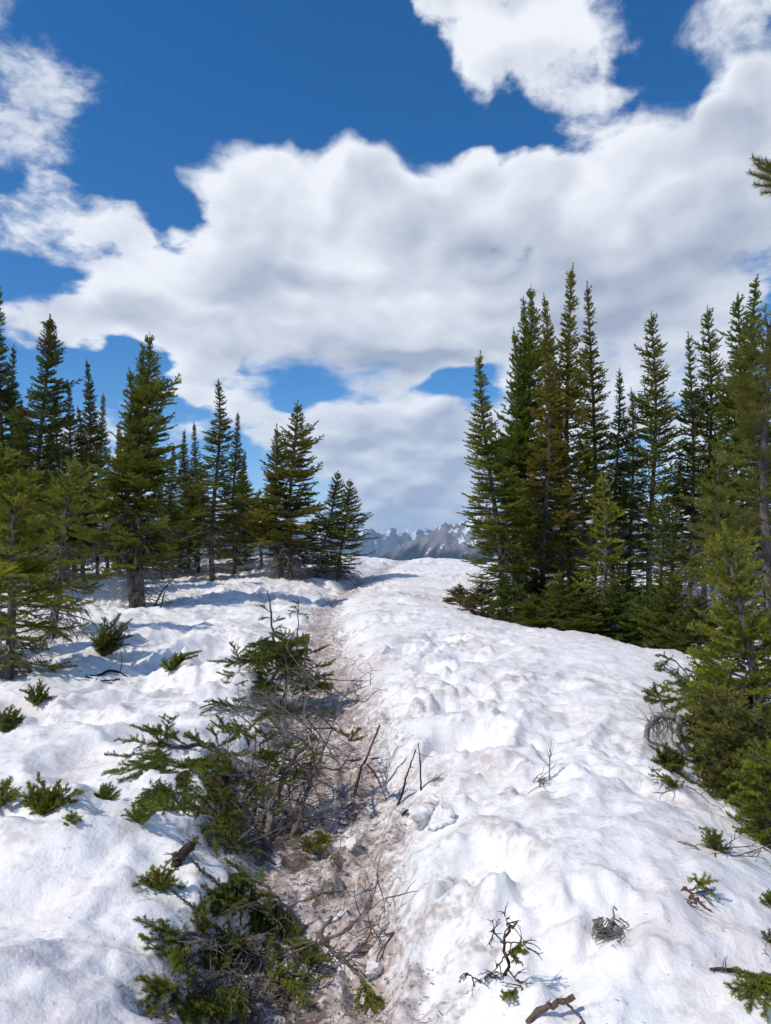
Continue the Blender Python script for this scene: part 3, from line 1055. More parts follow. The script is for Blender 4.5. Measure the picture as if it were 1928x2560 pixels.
# ------------------------------------------------------------------ the snow sheet
def build_snow():
    rows = []
    y = -9.0
    while y < 64:
        rows.append(y)
        if y < 0.6:
            y += .30 if y < -1 else .08
        else:
            y += .0062 * (y + 1.1) + .001
    ys = np.array(rows)
    nc = 620
    s = np.linspace(-1, 1, nc)
    sx = .62 * s + .38 * s ** 5
    Wd = .92 * np.maximum(ys, 0) + 4.4
    X = sx[None, :] * Wd[:, None]
    Y = np.repeat(ys[:, None], nc, 1)
    Z = height(X.ravel(), Y.ravel())
    sd = trough_sd(X.ravel(), Y.ravel())
    pd = path_dist(X.ravel(), Y.ravel())
    xx, yy = X.ravel(), Y.ravel()
    dirt = sstep(sd, -.34, .26) * .88
    dirt = np.maximum(dirt, np.exp(-(pd / (.28 + .008 * np.clip(yy, 0, 40))) ** 2) * (.92 - .22 * sstep(yy, 7, 22)))
    dirt = np.maximum(dirt, .55 * np.exp(-((pd / (.85 + .02 * np.clip(yy, 0, 40))) ** 2)) * sstep(fbm(xx / .5, yy / .5, 3, 91), -.1, .6))
    dirt = dirt + .10 * fbm(xx / .3, yy / .3, 3, 95) * (dirt > .03)
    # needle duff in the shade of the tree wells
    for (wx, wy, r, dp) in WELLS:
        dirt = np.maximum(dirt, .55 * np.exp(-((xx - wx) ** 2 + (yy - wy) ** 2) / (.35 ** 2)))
    # beds of rotten needles and bark under the buried shrubs
    duff = np.zeros(len(xx))
    for (px, py, r) in DUFF:
        c = C(px, py, .02)
        duff = np.maximum(duff, np.exp(-((xx - c[0]) ** 2 + ((yy - c[1]) * .8) ** 2) / r ** 2))
    # dust left standing proud on the little crests as the snow melts down between them
    Zg = Z.reshape(len(ys), nc)
    k = 7
    av = (np.roll(Zg, k, 0) + np.roll(Zg, -k, 0) + np.roll(Zg, k, 1) + np.roll(Zg, -k, 1)) / 4
    grime = np.clip((Zg - av) / (.012 + .0012 * np.clip(ys, 0, 30)[:, None]), 0, 1)
    grime[:k] = 0; grime[-k:] = 0
    grime = grime.ravel() * sstep(fbm(xx / 1.4 + 7, yy / 1.1, 3, 99), -.25, .5)
    V = np.stack([xx, yy, Z], 1)
    nr = len(ys)
    i = np.arange(nr - 1)[:, None] * nc + np.arange(nc - 1)[None, :]
    F = np.stack([i, i + 1, i + nc + 1, i + nc], -1).reshape(-1, 4)
    global _GY, _GS, _GW, _GZ
    _GY, _GS, _GW, _GZ = ys, sx, Wd, Z.reshape(nr, nc)
    o = mesh_np('snow_ground', V, F, M_SNOW, attrs={'dirt': np.clip(dirt, 0, 1), 'duff': duff, 'grime': grime}, smooth=True)
    tag(o, 'sun-cupped old snow with a dirty trodden trail running to the crest', kind='structure')
    return o


build_snow()


def hfast(x, y):
    """Height of the finished snow sheet by lookup."""
    x = np.asarray(x, float); y = np.asarray(y, float)
    i = np.clip(np.searchsorted(_GY, y) - 1, 0, len(_GY) - 2)
    fy = np.clip((y - _GY[i]) / (_GY[i + 1] - _GY[i]), 0, 1)
    out = 0
    for k, wgt in ((0, 1 - fy), (1, fy)):
        q = x / _GW[i + k]
        j = np.clip(np.searchsorted(_GS, q) - 1, 0, len(_GS) - 2)
        fx = np.clip((q - _GS[j]) / (_GS[j + 1] - _GS[j]), 0, 1)
        out = out + wgt * (_GZ[i + k, j] * (1 - fx) + _GZ[i + k, j + 1] * fx)
    return out


def hz(x, y):
    return float(hfast(np.array([x]), np.array([y]))[0])


_YS = 1.2 * (1.006 ** np.arange(0, 600))


def G(px, py):
    """Where the ray through a picture position meets the snow."""
    d = ray(px, py)
    hh = hfast(d.x * _YS, _YS)
    below = np.nonzero(CAM_Z + d.z * _YS < hh)[0]
    Y = _YS[below[0]] if len(below) else 34.0
    return Vector((d.x * Y, Y, hz(d.x * Y, Y)))


# ------------------------------------------------------------------ far mountains and valley
def mat_mountain(name, rock_a, rock_b, snow_lo, snow_hi, forest_z, red=0.0, gully=.42):
    m, n = new_mat(name)
    geo = n.n('ShaderNodeNewGeometry')
    pos = geo.outputs['Position']
    sep = n.n('ShaderNodeSeparateXYZ'); n.l(pos, sep.inputs[0])
    nrm = n.n('ShaderNodeSeparateXYZ'); n.l(geo.outputs['Normal'], nrm.inputs[0])
    big = n.noise(pos, .0016, 6, .6)
    fine = n.noise(pos, .009, 7, .65)
    # gullies run down the slope toward the lower left
    st = n.n('ShaderNodeAttribute', attribute_name='streak').outputs['Fac']
    rock = n.mix(n.ss(fine, .35, .68), rock_a, rock_b)
    if red:
        rock = n.mix(n.m('MULTIPLY', n.ss(big, .45, .62), red), rock, (.30, .17, .12, 1))
    hgt = n.m('ADD', sep.outputs[2], n.m('MULTIPLY', n.m('SUBTRACT', fine, .5), 260))
    sn = n.ss(hgt, snow_lo, snow_hi)
    snow_f = n.ss(n.m('ADD', n.m('MULTIPLY', sn, .65), n.m('ADD', n.m('MULTIPLY', st, gully), n.m('MULTIPLY', n.m('SUBTRACT', fine, .5), .9))), .50, .62)
    c = n.mix(snow_f, rock, (.80, .83, .88, 1))
    fo = n.ss(n.m('ADD', sep.outputs[2], n.m('ADD', n.m('MULTIPLY', n.m('SUBTRACT', big, .5), 240), n.m('MULTIPLY', st, 90))), forest_z + 50, forest_z - 50)
    c = n.mix(fo, c, n.mix(n.ss(fine, .4, .6), (.012, .020, .016, 1), (.030, .040, .026, 1)))
    d = n.n('ShaderNodeBsdfDiffuse')
    n.l(c, d.inputs[0])
    o = n.n('ShaderNodeOutputMaterial')
    n.l(d.outputs[0], o.inputs[0])
    return m


def ridge(name, label, mat, dist, prof, depth_front, floor, nx, ny, a0, a1, rough, seed, streak_dir=0.0, back=0.5):
    """A range at a true distance whose crest follows a skyline profile (px, py)."""
    pxs = np.array([p[0] for p in prof], float); pys = np.array([p[1] for p in prof], float)
    az = np.linspace(a0, a1, nx)
    pp = 964 + az * FPX
    crest = CAM_Z + (1370 - np.interp(pp, pxs, pys)) / FPX * dist
    crest = crest + rough * .16 * fbm(az * dist / 160., az * 0 + 3.3, 5, seed, .62)
    v = np.linspace(-back, 1, ny)
    # row -back..0 behind the crest, 0..1 in front and downhill
    Yd = dist - np.where(v > 0, v * depth_front, v * depth_front * .8)
    X = az[None, :] * dist * (1 + 0 * v[:, None]) * (1 - .25 * np.maximum(v, 0)[:, None] * .5)
    Y = np.repeat(Yd[:, None], nx, 1)
    fall = np.abs(v)[:, None]
    drop = (crest[None, :] - floor) * (1 - (1 - np.clip(fall, 0, 1)) ** 1.45)
    Z = crest[None, :] - drop
    # ribs and gullies
    sx = X + streak_dir * (Y - dist)
    rib = -np.abs(fbm(sx / 330., Y / 900., 5, seed + 5, .58))
    Z = Z + rib * rough * np.clip(fall * 5, 0, 1) * (1 - .6 * fall) + fbm(X / 700., Y / 700., 4, seed + 9) * rough * .35 * np.clip(fall * 4, 0, 1)
    stv = fbm(sx / 120., Y / 800., 4, seed + 13, .6)
    V = np.stack([X.ravel(), Y.ravel(), Z.ravel()], 1)
    i = np.arange(ny - 1)[:, None] * nx + np.arange(nx - 1)[None, :]
    F = np.stack([i, i + nx, i + nx + 1, i + 1], -1).reshape(-1, 4)
    o = mesh_np(name, V, F, mat, attrs={'streak': stv.ravel()}, smooth=True)
    tag(o, label, kind='structure')
    return o


FLOOR = -620.0
M_FAR = mat_mountain('blue_grey_limestone', (.085, .09, .10, 1), (.17, .17, .17, 1), -260, 620, -420, gully=.46)
M_RIDGE = mat_mountain('brown_shale_slope', (.17, .15, .14, 1), (.32, .27, .235, 1), -150, 340, -20, .25, gully=.80)
ridge('far_mountains', 'jagged blue-grey snow-streaked peaks on the horizon beyond the gap', M_FAR, 11000,
      [(-1500, 1330), (-400, 1310), (0, 1325), (300, 1300), (600, 1322), (780, 1335), (860, 1340), (880, 1330), (893, 1328), (900, 1321), (908, 1318), (914, 1321), (922, 1322), (932, 1320), (942, 1330),
       (947, 1328), (953, 1334), (962, 1331), (972, 1322), (980, 1318), (987, 1320), (996, 1322), (1004, 1330), (1012, 1326), (1017, 1318), (1023, 1320), (1028, 1331),
       (1036, 1327), (1044, 1321), (1056, 1319), (1072, 1320), (1090, 1330), (1130, 1322), (1200, 1330), (1400, 1310), (1700, 1325), (2100, 1300), (3500, 1320)],
      3600, FLOOR, 640, 50, -.62, .62, 70, 5)
ridge('brown_ridge', 'brown scree ridge with snow gullies climbing to the right beyond the gap', M_RIDGE, 6200,
      [(300, 1470), (700, 1452), (800, 1445), (950, 1388), (985, 1370), (1020, 1352), (1060, 1334), (1085, 1320), (1108, 1304), (1125, 1306), (1140, 1302), (1160, 1300), (1190, 1286), (1230, 1280),
       (1300, 1262), (1420, 1275), (1600, 1250), (1760, 1235), (1850, 1215), (2000, 1240), (2400, 1190), (3200, 1260)],
      2600, FLOOR, 520, 90, -.3, .75, 130, 23, streak_dir=-.55)


def build_valley():
    m = mat_mountain('dark_valley_forest', (.10, .09, .08, 1), (.16, .14, .12, 1), 900, 1200, 300)
    ys = np.concatenate([np.geomspace(50, 3000, 60), np.linspace(3200, 14500, 50)])
    s = np.linspace(-1, 1, 161)
    X = s[None, :] * (1.3 * ys[:, None] + 60)
    Y = np.repeat(ys[:, None], len(s), 1)
    t = sstep(np.log(Y), math.log(50), math.log(2600))
    Z = -3.2 + (FLOOR + 30 - 3.2) * t - sstep(Y, 50, 75) * 8 + fbm(X / 500, Y / 500, 4, 77) * 45 * sstep(Y, 80, 1500)
    V = np.stack([X.ravel(), Y.ravel(), Z.ravel()], 1)
    nx, ny = len(s), len(ys)
    i = np.arange(ny - 1)[:, None] * nx + np.arange(nx - 1)[None, :]
    F = np.stack([i, i + 1, i + nx + 1, i + nx], -1).reshape(-1, 4)
    o = mesh_np('valley_floor', V, F, m, attrs={'streak': np.zeros(len(V))}, smooth=True)
    tag(o, 'dark forested valley floor far below the snowy crest', kind='structure')


build_valley()


def build_haze():
    m = bpy.data.materials.new('thin_air')
    m.use_nodes = True
    n = NT(m.node_tree)
    m.node_tree.nodes.clear()
    v = n.n('ShaderNodeVolumePrincipled')
    v.inputs['Color'].default_value = (.44, .69, 1.0, 1)
    v.inputs['Density'].default_value = 6.0e-5
    v.inputs['Anisotropy'].default_value = .1
    o = n.n('ShaderNodeOutputMaterial')
    n.l(v.outputs[0], o.inputs['Volume'])
    zs = []
    for ob_ in scene.objects:
        if ob_.type == 'MESH':
            co = np.empty(len(ob_.data.vertices) * 3, dtype=np.float32)
            ob_.data.vertices.foreach_get('co', co)
            zs += [float(co[2::3].min()), float(co[2::3].max())]
    x, y0, y1, z0, z1 = 19500.0, -60.0, 15500.0, min(zs) - 1.0, max(zs) + 15.0
    V = np.array([(sx * x, yy, zz) for zz in (z0, z1) for yy in (y0, y1) for sx in (-1, 1)])
    F = np.array([(0, 2, 3, 1), (4, 5, 7, 6), (0, 1, 5, 4), (2, 6, 7, 3), (0, 4, 6, 2), (1, 3, 7, 5)])
    ob = mesh_np('haze', V, F, m)
    tag(ob, 'thin blue air veiling the far mountains', kind='stuff')


build_haze()


# ------------------------------------------------------------------ the forest
PROTO = {
    'A': dict(H=8.0, R=.80, seed=3, base=.15, twig_dead=100, prof=1.0),
    'B': dict(H=8.0, R=.74, seed=17, base=.13, spacing=.17, twig_dead=90, prof=1.0),
    'C': dict(H=7.5, R=.80, seed=29, base=.16, irregular=.5, wild=.8, twig_dead=110, prof=1.0),
    'K': dict(H=7.5, R=.92, seed=31, base=.16, irregular=.6, wild=.9, twig_dead=110, prof=.85, cones=34, rust=.03),
    'T': dict(H=7.0, R=1.25, seed=41, base=.19, leaders=[(-.19, .05, .965), (-.44, -.08, .87)], wild=.8, irregular=.5, twig_dead=220, trunk_r=.085, prof=.95),
    'E': dict(H=5.0, R=1.2, seed=53, base=.13, leaders=[(-.54, .1, .87)], wild=.9, irregular=.5, twig_dead=200, trunk_r=.07, prof=.9),
    'F': dict(H=3.0, R=.75, seed=61, base=.12, spacing=.15, wild=.9, irregular=.6, twig_dead=50, unit=.09, rad=.028, lean=(.12, 0)),
    'G': dict(H=7.8, R=.80, seed=73, base=.26, spacing=.2, per=7, irregular=.3, twig_dead=90, prof=.62, droop=-.35),
    'S': dict(H=2.6, R=.6, seed=83, base=.34, spacing=.14, per=5, twig_dead=16, unit=.085, rad=.028, trunk_r=.03),
}
protos = {}
for k, kw in PROTO.items():
    protos[k] = (fir_meshes(**kw), kw)
used = set()
for (kind, bpx, tpx, tpy, Y, wide, colr, label), (x, _) in zip(TREES, tree_spots):
    src, kw = protos[kind]
    if kind in used:
        t = copy_tree(src)
    else:
        t = src
        used.add(kind)
    z = hz(x, Y) - .03
    top = at(tpx, tpy, Y)
    sz = (top.z - z) / kw['H']
    t.location = (x, Y, z)
    sxy = sz ** .35 * wide
    t.scale = (sxy, sxy, sz)
    dx = top.x - x
    spin = random.uniform(0, 6.28)
    if kind in 'TEF':
        spin = {'T': 0.0, 'E': 0.0, 'F': 0.2}[kind]
    t.rotation_euler = (Matrix.Rotation(math.atan2(dx, top.z - z), 3, 'Y') @ Matrix.Rotation(spin, 3, 'Z')).to_euler()
    tag(t, label, 'fir tree', 'firs left of the trail' if bpx < 964 else 'firs right of the trail')
    for c in t.children:
        if c.name.startswith('crown'):
            c.color = tuple(v * random.uniform(.88, 1.12) for v in colr[:3]) + (1,)


def near_fir(key, label, colr, name='fir_tree', **kw):
    bpx, tpx, tpy, Y = NEAR[key]
    x = ray(bpx, 1600).x * Y
    z = hz(x, Y) - .05
    top = at(tpx, tpy, Y)
    H = top.z - z
    t = fir_meshes(H=H, **kw)
    t.name = name
    t.location = (x, Y, z)
    t.rotation_euler = (0, math.atan2(top.x - x, H), 0)
    tag(t, label, 'fir tree')
    for c in t.children:
        if c.name.startswith('crown'):
            c.color = colr
    return t


near_fir('left_bright', 'bright yellow-green young fir close by at the left edge', mixc(BRIGHT, OLIVE, .55), R=.52, seed=101, base=.10, unit=.06, rad=.030, messy=.25, spacing=.11, per=8, fwd=.5,
         side_gap=.055, n=18, w=.2, irregular=.5, wild=.9, prof=.6, twig_dead=60, trunk_r=.05)
near_fir('left_edge', 'olive fir cut by the left edge behind the bright young fir', mixc(OLIVE, BRIGHT, .3), R=.72, seed=103, base=.12, unit=.065, rad=.031, fwd=.55, spacing=.125,
         per=8, side_gap=.06, n=16, w=.22, irregular=.5, wild=.8, prof=.6, twig_dead=50, trunk_r=.06)
near_fir('left_mid', 'green young fir with bare drooping lower boughs in front of the left stand', mixc(GREEN, BRIGHT, .45), R=.70, seed=107, base=.30, unit=.07, rad=.032, fwd=.55, messy=.2,
         spacing=.15, per=6, side_gap=.065, n=16, w=.22, irregular=.5, wild=.8, prof=.7, twig_dead=120, trunk_r=.06, droop=.25)
near_fir('right_pine', 'long-needled pale olive tree filling the right edge', (.165, .165, .035, 1), name='pine_tree', rust=0, R=.95, seed=109, base=.16, unit=.10, rad=.060, spacing=.21, per=6,
         side_gap=.10, n=20, w=.10, irregular=.5, wild=.9, prof=.55, twig_dead=90, trunk_r=.09, droop=-.15, fwd=.75)
near_fir('right_leaning', 'bright bushy fir leaning left over the snow bank at the right edge', mixc(BRIGHT, OLIVE, .5), rust=0, R=.44, seed=113, base=.10, unit=.05, rad=.027, fwd=.5, messy=.25, spacing=.115, per=7,
         side_gap=.05, n=18, w=.2, irregular=.5, wild=.8, prof=.5, twig_dead=260, trunk_r=.055, droop=.1)

# the tree outside the frame whose one bough reaches in at the top right
t = near_fir('right_outside', 'pine standing outside the right edge with one bough reaching into the sky', (.165, .165, .035, 1), name='pine_tree', R=.55, seed=127, base=.3, unit=.1, rad=.06,
             spacing=.3, per=5, n=18, w=.10, twig_dead=10, trunk_r=.08, fwd=.75)
bs = Shoots(); bt = Tubes()
p_tr = at(2330, 560, 4.9)
tips = [(1886, 396, 4.9), (1878, 436, 4.85), (1896, 420, 5.0), (1888, 462, 4.8), (1908, 482, 4.95), (1915, 405, 4.9), (1960, 370, 4.9), (1900, 445, 4.9), (1925, 460, 4.8), (1890, 410, 4.95)]
for (qx, qy, qY) in tips:
    e = at(qx, qy, qY)
    mid = at(1990, 470 + (qy - 440) * .2, 4.9)
    bt.add([p_tr, at(2150, 500, 4.9), mid, e], [.016, .012, .008, .004], 5)
    L = (e - mid).length
    bs.line(mid + (e - mid) * .35, e - mid, L * .68, .05, .040, random.uniform(.1, .5))
loc = np.array(t.location)
inv = t.rotation_euler.to_matrix().inverted()
for (obj_, nm) in ((bs, 'bough_needles'), (bt, 'bough')):
    pts = obj_.P if obj_ is bs else obj_.v
    new = [inv @ (Vector(p) - t.location) for p in pts]
    if obj_ is bs:
        bs.P = new; bs.D = [inv @ d for d in bs.D]
    else:
        bt.v = new
bs.build('bough_needles', t, color=(.165, .165, .035, 1), n=46, w=.09, fwd=1.1)
bt.build('bough', M_BROWN, t)

# low bushy firs at the foot of the right stand
bush = fir_meshes(H=1.3, R=.52, seed=131, base=.03, unit=.075, rad=.034, spacing=.085, per=7, side_gap=.075, prof=.9, sweep=.8, messy=.25, fwd=.5, irregular=.6, wild=.9, twig_dead=60, trunk_r=.02, n=15, w=.28)
bush.name = 'krummholz_fir'
BUSHES = [(1150, 1530, 14.6, .42, .7), (1205, 1540, 13.6, .55, .8), (1262, 1556, 13.0, .75, .8), (1335, 1572, 12.6, .6, 1.0), (1400, 1590, 12.2, .9, .85), (1468, 1602, 12.0, .65, 1.1), (1540, 1622, 11.8, .85, .9),
          (1610, 1640, 11.4, .7, 1.1), (1690, 1655, 10.6, 1.0, .9), (1750, 1660, 10.0, .8, 1.1), (1560, 1560, 13.3, 1.0, 1.2), (1650, 1560, 12.6, 1.0, 1.1), (1450, 1540, 13.8, 1.0, 1.1), (1340, 1530, 14.2, .9, 1.0)]
BL = ['lowest dark bush at the left tip of the scrub under the tall right firs', 'bush second from the left tip of the scrub under the right firs', 'scrubby fir bush below the lone leaning fir',
      'scrubby fir bush below the double-tipped fir', 'scrubby fir bush below the slim olive fir', 'scrubby fir bush in front of the tallest fir', 'scrubby fir bush below the young light green fir',
      'scrubby fir bush in front of the shorter dark fir', 'scrubby fir bush below the lone open spire', 'bush at the right end of the scrub beside the bright leaning fir',
      'taller bush behind the scrub row under the lone spire', 'taller bush behind the scrub row near the rightmost cluster', 'taller bush behind the scrub row under the dark ragged fir', 'taller bush behind the scrub row under the double-tipped fir']
for i, ((px, py, Y, sh_, wd), lb) in enumerate(zip(BUSHES, BL)):
    t = bush if i == 0 else copy_tree(bush)
    x = ray(px, py).x * Y
    t.location = (x, Y, hz(x, Y) - .08)
    t.scale = (wd, wd, sh_)
    t.rotation_euler = (0, 0, random.uniform(0, 6.28))
    tag(t, lb, 'fir bush', 'scrub firs under the right stand')
    for c in t.children:
        if c.name.startswith('crown'):
            c.color = tuple(v * random.uniform(.8, 1.2) for v in mixc(DEEP, GREEN, .35)[:3]) + (1,)
# dark bushes close by under the leaning fir
nb = fir_meshes(H=.60, R=.40, seed=137, base=.02, unit=.042, rad=.021, spacing=.052, per=7, side_gap=.045, prof=.5, sweep=.25, messy=.38, rust=0, droop=.15, fwd=.45, irregular=.6, wild=.8, twig_dead=60, trunk_r=.018, n=18, w=.2)
nb.name = 'krummholz_fir'
NB = [(1800, 1900, 4.7, 1.0, 1.0, 'dark green bush bulging over the snow rim under the bright leaning fir'),
      (1905, 2010, 4.1, 1.05, 1.0, 'dark green bush at the right edge below the bulging one'),
      (1935, 2180, 3.45, .8, .8, 'lowest green bush at the right edge where the bank drops away'),
      (1800, 1700, 6.3, 1.0, .8, 'green bush behind the bent boughs at the right rim'),
      (1880, 1780, 5.5, 1.3, 1.1, 'green bush wrapped round the trunk of the bright leaning fir')]
for i, (px, py, Y, sh_, wd, lb) in enumerate(NB):
    t = nb if i == 0 else copy_tree(nb)
    x = ray(px, py).x * Y
    t.location = (x, Y, hz(x, Y) - .05)
    t.scale = (wd, wd, sh_)
    t.rotation_euler = (0, 0, random.uniform(0, 6.28))
    tag(t, lb, 'fir bush', 'bushes at the right rim')
    for c in t.children:
        if c.name.startswith('crown'):
            c.color = tuple(v * random.uniform(.85, 1.15) for v in mixc(DEEP, OLIVE, .4)[:3]) + (1,)


# ------------------------------------------------------------------ boughs, twigs and sticks in the snow
def smooth_pts(pts, k=4):
    """Catmull-Rom through the given points."""
    P = [Vector(p) for p in pts]
    if len(P) < 3:
        return [P[0].lerp(P[-1], i / k) for i in range(k + 1)]
    out = []
    Q = [P[0] * 2 - P[1]] + P + [P[-1] * 2 - P[-2]]
    for i in range(1, len(Q) - 2):
        p0, p1, p2, p3 = Q[i - 1:i + 3]
        for j in range(k):
            t = j / k
            out.append(.5 * ((2 * p1) + (p2 - p0) * t + (2 * p0 - 5 * p1 + 4 * p2 - p3) * t * t + (3 * p1 - p0 - 3 * p2 + p3) * t ** 3))
    out.append(P[-1])
    return out


class Plant:
    """One small plant or stick: wood, needles and, where there is any, bare twigs."""

    def __init__(self, name, label, category, seed, color=GREEN, wood=None, group=None):
        self.name, self.label, self.cat, self.group = name, label, category, group
        self.r = random.Random(seed)
        self.seed = seed
        self.color = color
        self.woodmat = wood or M_BARK
        self.wood = Tubes(); self.stems = []; self.twig = Tubes(); self.sh = Shoots()
        self.anchor = None

    def stem(self, pts, r0, r1, sides=6, wob=.006, bare=False, k=5, own=True):
        pts = smooth_pts(pts, k)
        if self.anchor is None:
            self.anchor = pts[0].copy()
        n = len(pts)
        q = [p + Vector((self.r.gauss(0, wob), self.r.gauss(0, wob), self.r.gauss(0, wob))) if 0 < i < n - 1 else p for i, p in enumerate(pts)]
        if bare:
            tb = self.twig
        elif own:
            tb = Tubes()
            self.stems.append(tb)
        else:
            tb = self.wood
        tb.add(q, [(r0 + (r1 - r0) * (i / (n - 1)) ** .8) * self.r.uniform(.88, 1.12) for i in range(n)], sides)
        return q

    def twigs(self, p, d, L, r, lev=2, droop=0.0, spread=.7, nb=4, sides=4):
        """Bare curling twig with side twigs."""
        d = Vector(d).normalized()
        rnd = self.r
        n = 5
        pts = [Vector(p)]
        dd = d.copy()
        bend = Vector((rnd.gauss(0, .25), rnd.gauss(0, .25), rnd.gauss(0, .2) - droop))
        for i in range(n):
            dd = (dd + bend * (.35) + Vector((rnd.gauss(0, .09), rnd.gauss(0, .09), rnd.gauss(0, .09)))).normalized()
            pts.append(pts[-1] + dd * (L / n))
        self.twig.add(pts, [r * (1 - .8 * i / n) + .0006 for i in range(n + 1)], sides if lev > 1 else 3)
        if lev > 0:
            for b in range(nb):
                i = rnd.randint(1, n)
                base = pts[i]
                loc = (pts[i] - pts[i - 1]).normalized()
                e = Vector((rnd.gauss(0, 1), rnd.gauss(0, 1), rnd.gauss(0, 1))).normalized()
                nd = (loc * (1 - spread * .4) + e * spread).normalized()
                self.twigs(base, nd, L * rnd.uniform(.3, .6), r * .55, lev - 1, droop, spread, nb, 3)

    def spray(self, pts, side=.10, gap=.022, rad=.0135, start=.15, up=Vector((0, 0, 1)), droop=0.0, sub=True, unit=.035, tint=None, wood_r=.004, ang=.85, taper=1.0, both=True):
        """A needled bough along pts with side shoots in its own plane."""
        rnd = self.r
        P = self.stem(pts, wood_r, wood_r * .4, 4, .002, own=False)
        n = len(P)
        seglen = [(P[i + 1] - P[i]).length for i in range(n - 1)]
        tot = sum(seglen)

        def pt(s):
            t = s * tot
            for i in range(n - 1):
                if t <= seglen[i] or i == n - 2:
                    return P[i].lerp(P[i + 1], min(1, t / max(seglen[i], 1e-6))), (P[i + 1] - P[i]).normalized()
                t -= seglen[i]
        t0 = rnd.uniform(.1, .6) if tint is None else tint
        s = start
        while s < 1:
            p, d = pt(s)
            self.sh.line(p, d, min(unit, tot * (1 - s) + .01), unit, rad, min(.93, max(0, t0 + rnd.gauss(0, .06))), rnd=rnd)
            s += unit * .95 / tot
        s = start
        sg = 1
        while s < .98:
            p, d = pt(s)
            u = (up - d * up.dot(d))
            if u.length < .05:
                u = Vector((1, 0, 0))
            u.normalize()
            sd = d.cross(u)
            L = side * rnd.uniform(.55, 1.15) * ((1 - s) * taper + (1 - taper) + .18)
            a = ang * rnd.uniform(.75, 1.2)
            dirn = d * math.cos(a) + sd * (sg * math.sin(a)) + u * rnd.uniform(-.1, .28) + Vector((0, 0, -droop))
            dirn.normalize()
            ti = min(.93, max(0, t0 + rnd.gauss(0, .14)))
            if rnd.random() < .02:
                ti = .97
            e = self.sh.line(p, dirn, L, unit, rad, ti, sag=-droop * .5, rnd=rnd)
            self.wood.add([p, p + dirn * L * .6], [.0016, .0008], 3)
            if sub and L > .07:
                k = int(L / .035)
                for q in range(1, k):
                    f = q / k
                    d2 = (dirn * .8 + sd * (rnd.choice((-1, 1)) * .6) * (1 if abs(dirn.dot(sd)) < .9 else .2) + d * rnd.uniform(-.6, .6) + u * rnd.uniform(0, .3)).normalized()
                    self.sh.line(p + dirn * (L * f), d2, (1 - f) * L * .55 + .02, unit, rad * .95, ti, rnd=rnd)
            if both:
                sg = -sg
            s += gap / tot * rnd.uniform(.7, 1.3)

    def done(self, n=30, w=.15):
        root = empty(self.name, self.anchor)
        loc = tuple(self.anchor)
        for tb in self.stems:
            tb.build('stem', self.woodmat, root, loc)
        self.wood.build('shoot_wood', self.woodmat, root, loc)
        tw = self.twig.build('twigs', self.woodmat if self.woodmat in (M_TWIG, M_BROWN, M_SHRUB) else M_SHRUB, root, loc)
        self.sh.build('needles', root, color=self.color, loc=loc, n=n, w=w, seed=self.seed, fwd=.8)
        tag(root, self.label, self.cat, self.group)
        return root


def V3(px, py, Y):
    """A point at distance Y, or just in front of the snow where the snow is nearer."""
    g = G(px, py).y
    return at(px, py, min(Y, g - .02))


def on(px, py, dz=0.0):
    g = G(px, py)
    return g + Vector((0, 0, dz))


SPRIGS = 'green fir sprigs poking out of the snow'
# --- bent fir in the trough with bare grey stems
b = on(655, 1765, -.05)
Y = b.y
p = Plant('bent_fir', 'bent half-buried fir with two curved grey stems beside the trail', 'fir sapling', 201, mixc(GREEN, DEEP, .3))
p.stem([b, V3(672, 1720, Y + .1), V3(705, 1650, Y + .15), V3(748, 1600, Y + .2)], .024, .012, 7)
b2 = on(690, 1785, -.05)
p.stem([b2, V3(712, 1730, b2.y + .1), V3(722, 1670, b2.y + .15), V3(725, 1625, b2.y + .1)], .016, .008, 6)
p.stem([V3(690, 1640, Y + .5), V3(682, 1580, Y + .5), V3(676, 1520, Y + .52), V3(669, 1476, Y + .5)], .017, .006, 6)
p.stem([V3(742, 1640, Y + .4), V3(745, 1580, Y + .4), V3(746, 1512, Y + .42)], .009, .004, 5)
for (a, e, s) in [((676, 1530), (640, 1515), .10), ((676, 1545), (648, 1550), .10), ((678, 1560), (712, 1545), .10), ((745, 1530), (722, 1540), .08), ((746, 1535), (770, 1545), .09),
                  ((746, 1515), (748, 1500), .07), ((746, 1525), (728, 1518), .08), ((680, 1575), (715, 1570), .1)]:
    p.spray([V3(a[0], a[1], Y + .5), V3((a[0] + e[0]) / 2, (a[1] + e[1]) / 2 - 4, Y + .45), V3(e[0], e[1], Y + .45)], side=s, gap=.03, start=.25)
for k in range(36):
    a = p.r.uniform(0, 1)
    cx, cy = 640 + 130 * a + p.r.gauss(0, 12), 1600 + 110 * p.r.random() + 20 * a
    ex, ey = cx + p.r.uniform(-75, 85), cy + p.r.uniform(-35, 50)
    d = p.r.uniform(-.25, .35)
    p.spray([V3(cx, cy, Y + .25 + d * .5), V3((cx + ex) / 2, (cy + ey) / 2 - 12, Y + .2 + d), V3(ex, ey, Y + .1 + d)], side=.20, gap=.026, rad=.019, start=.1, droop=.15, tint=p.r.uniform(.2, .85))
for (a, m_, e) in [((600, 1660), (560, 1655), (520, 1652)), ((600, 1650), (590, 1625), (578, 1606)), ((610, 1690), (575, 1690), (545, 1682)), ((620, 1700), (590, 1710), (560, 1702)),
                   ((760, 1640), (795, 1625), (825, 1612)), ((770, 1670), (810, 1665), (835, 1650)), ((780, 1690), (815, 1690), (832, 1680))]:
    p.spray([V3(*a, Y + .25), V3(*m_, Y + .15), V3(*e, Y + .1)], side=.14, gap=.028, rad=.016)
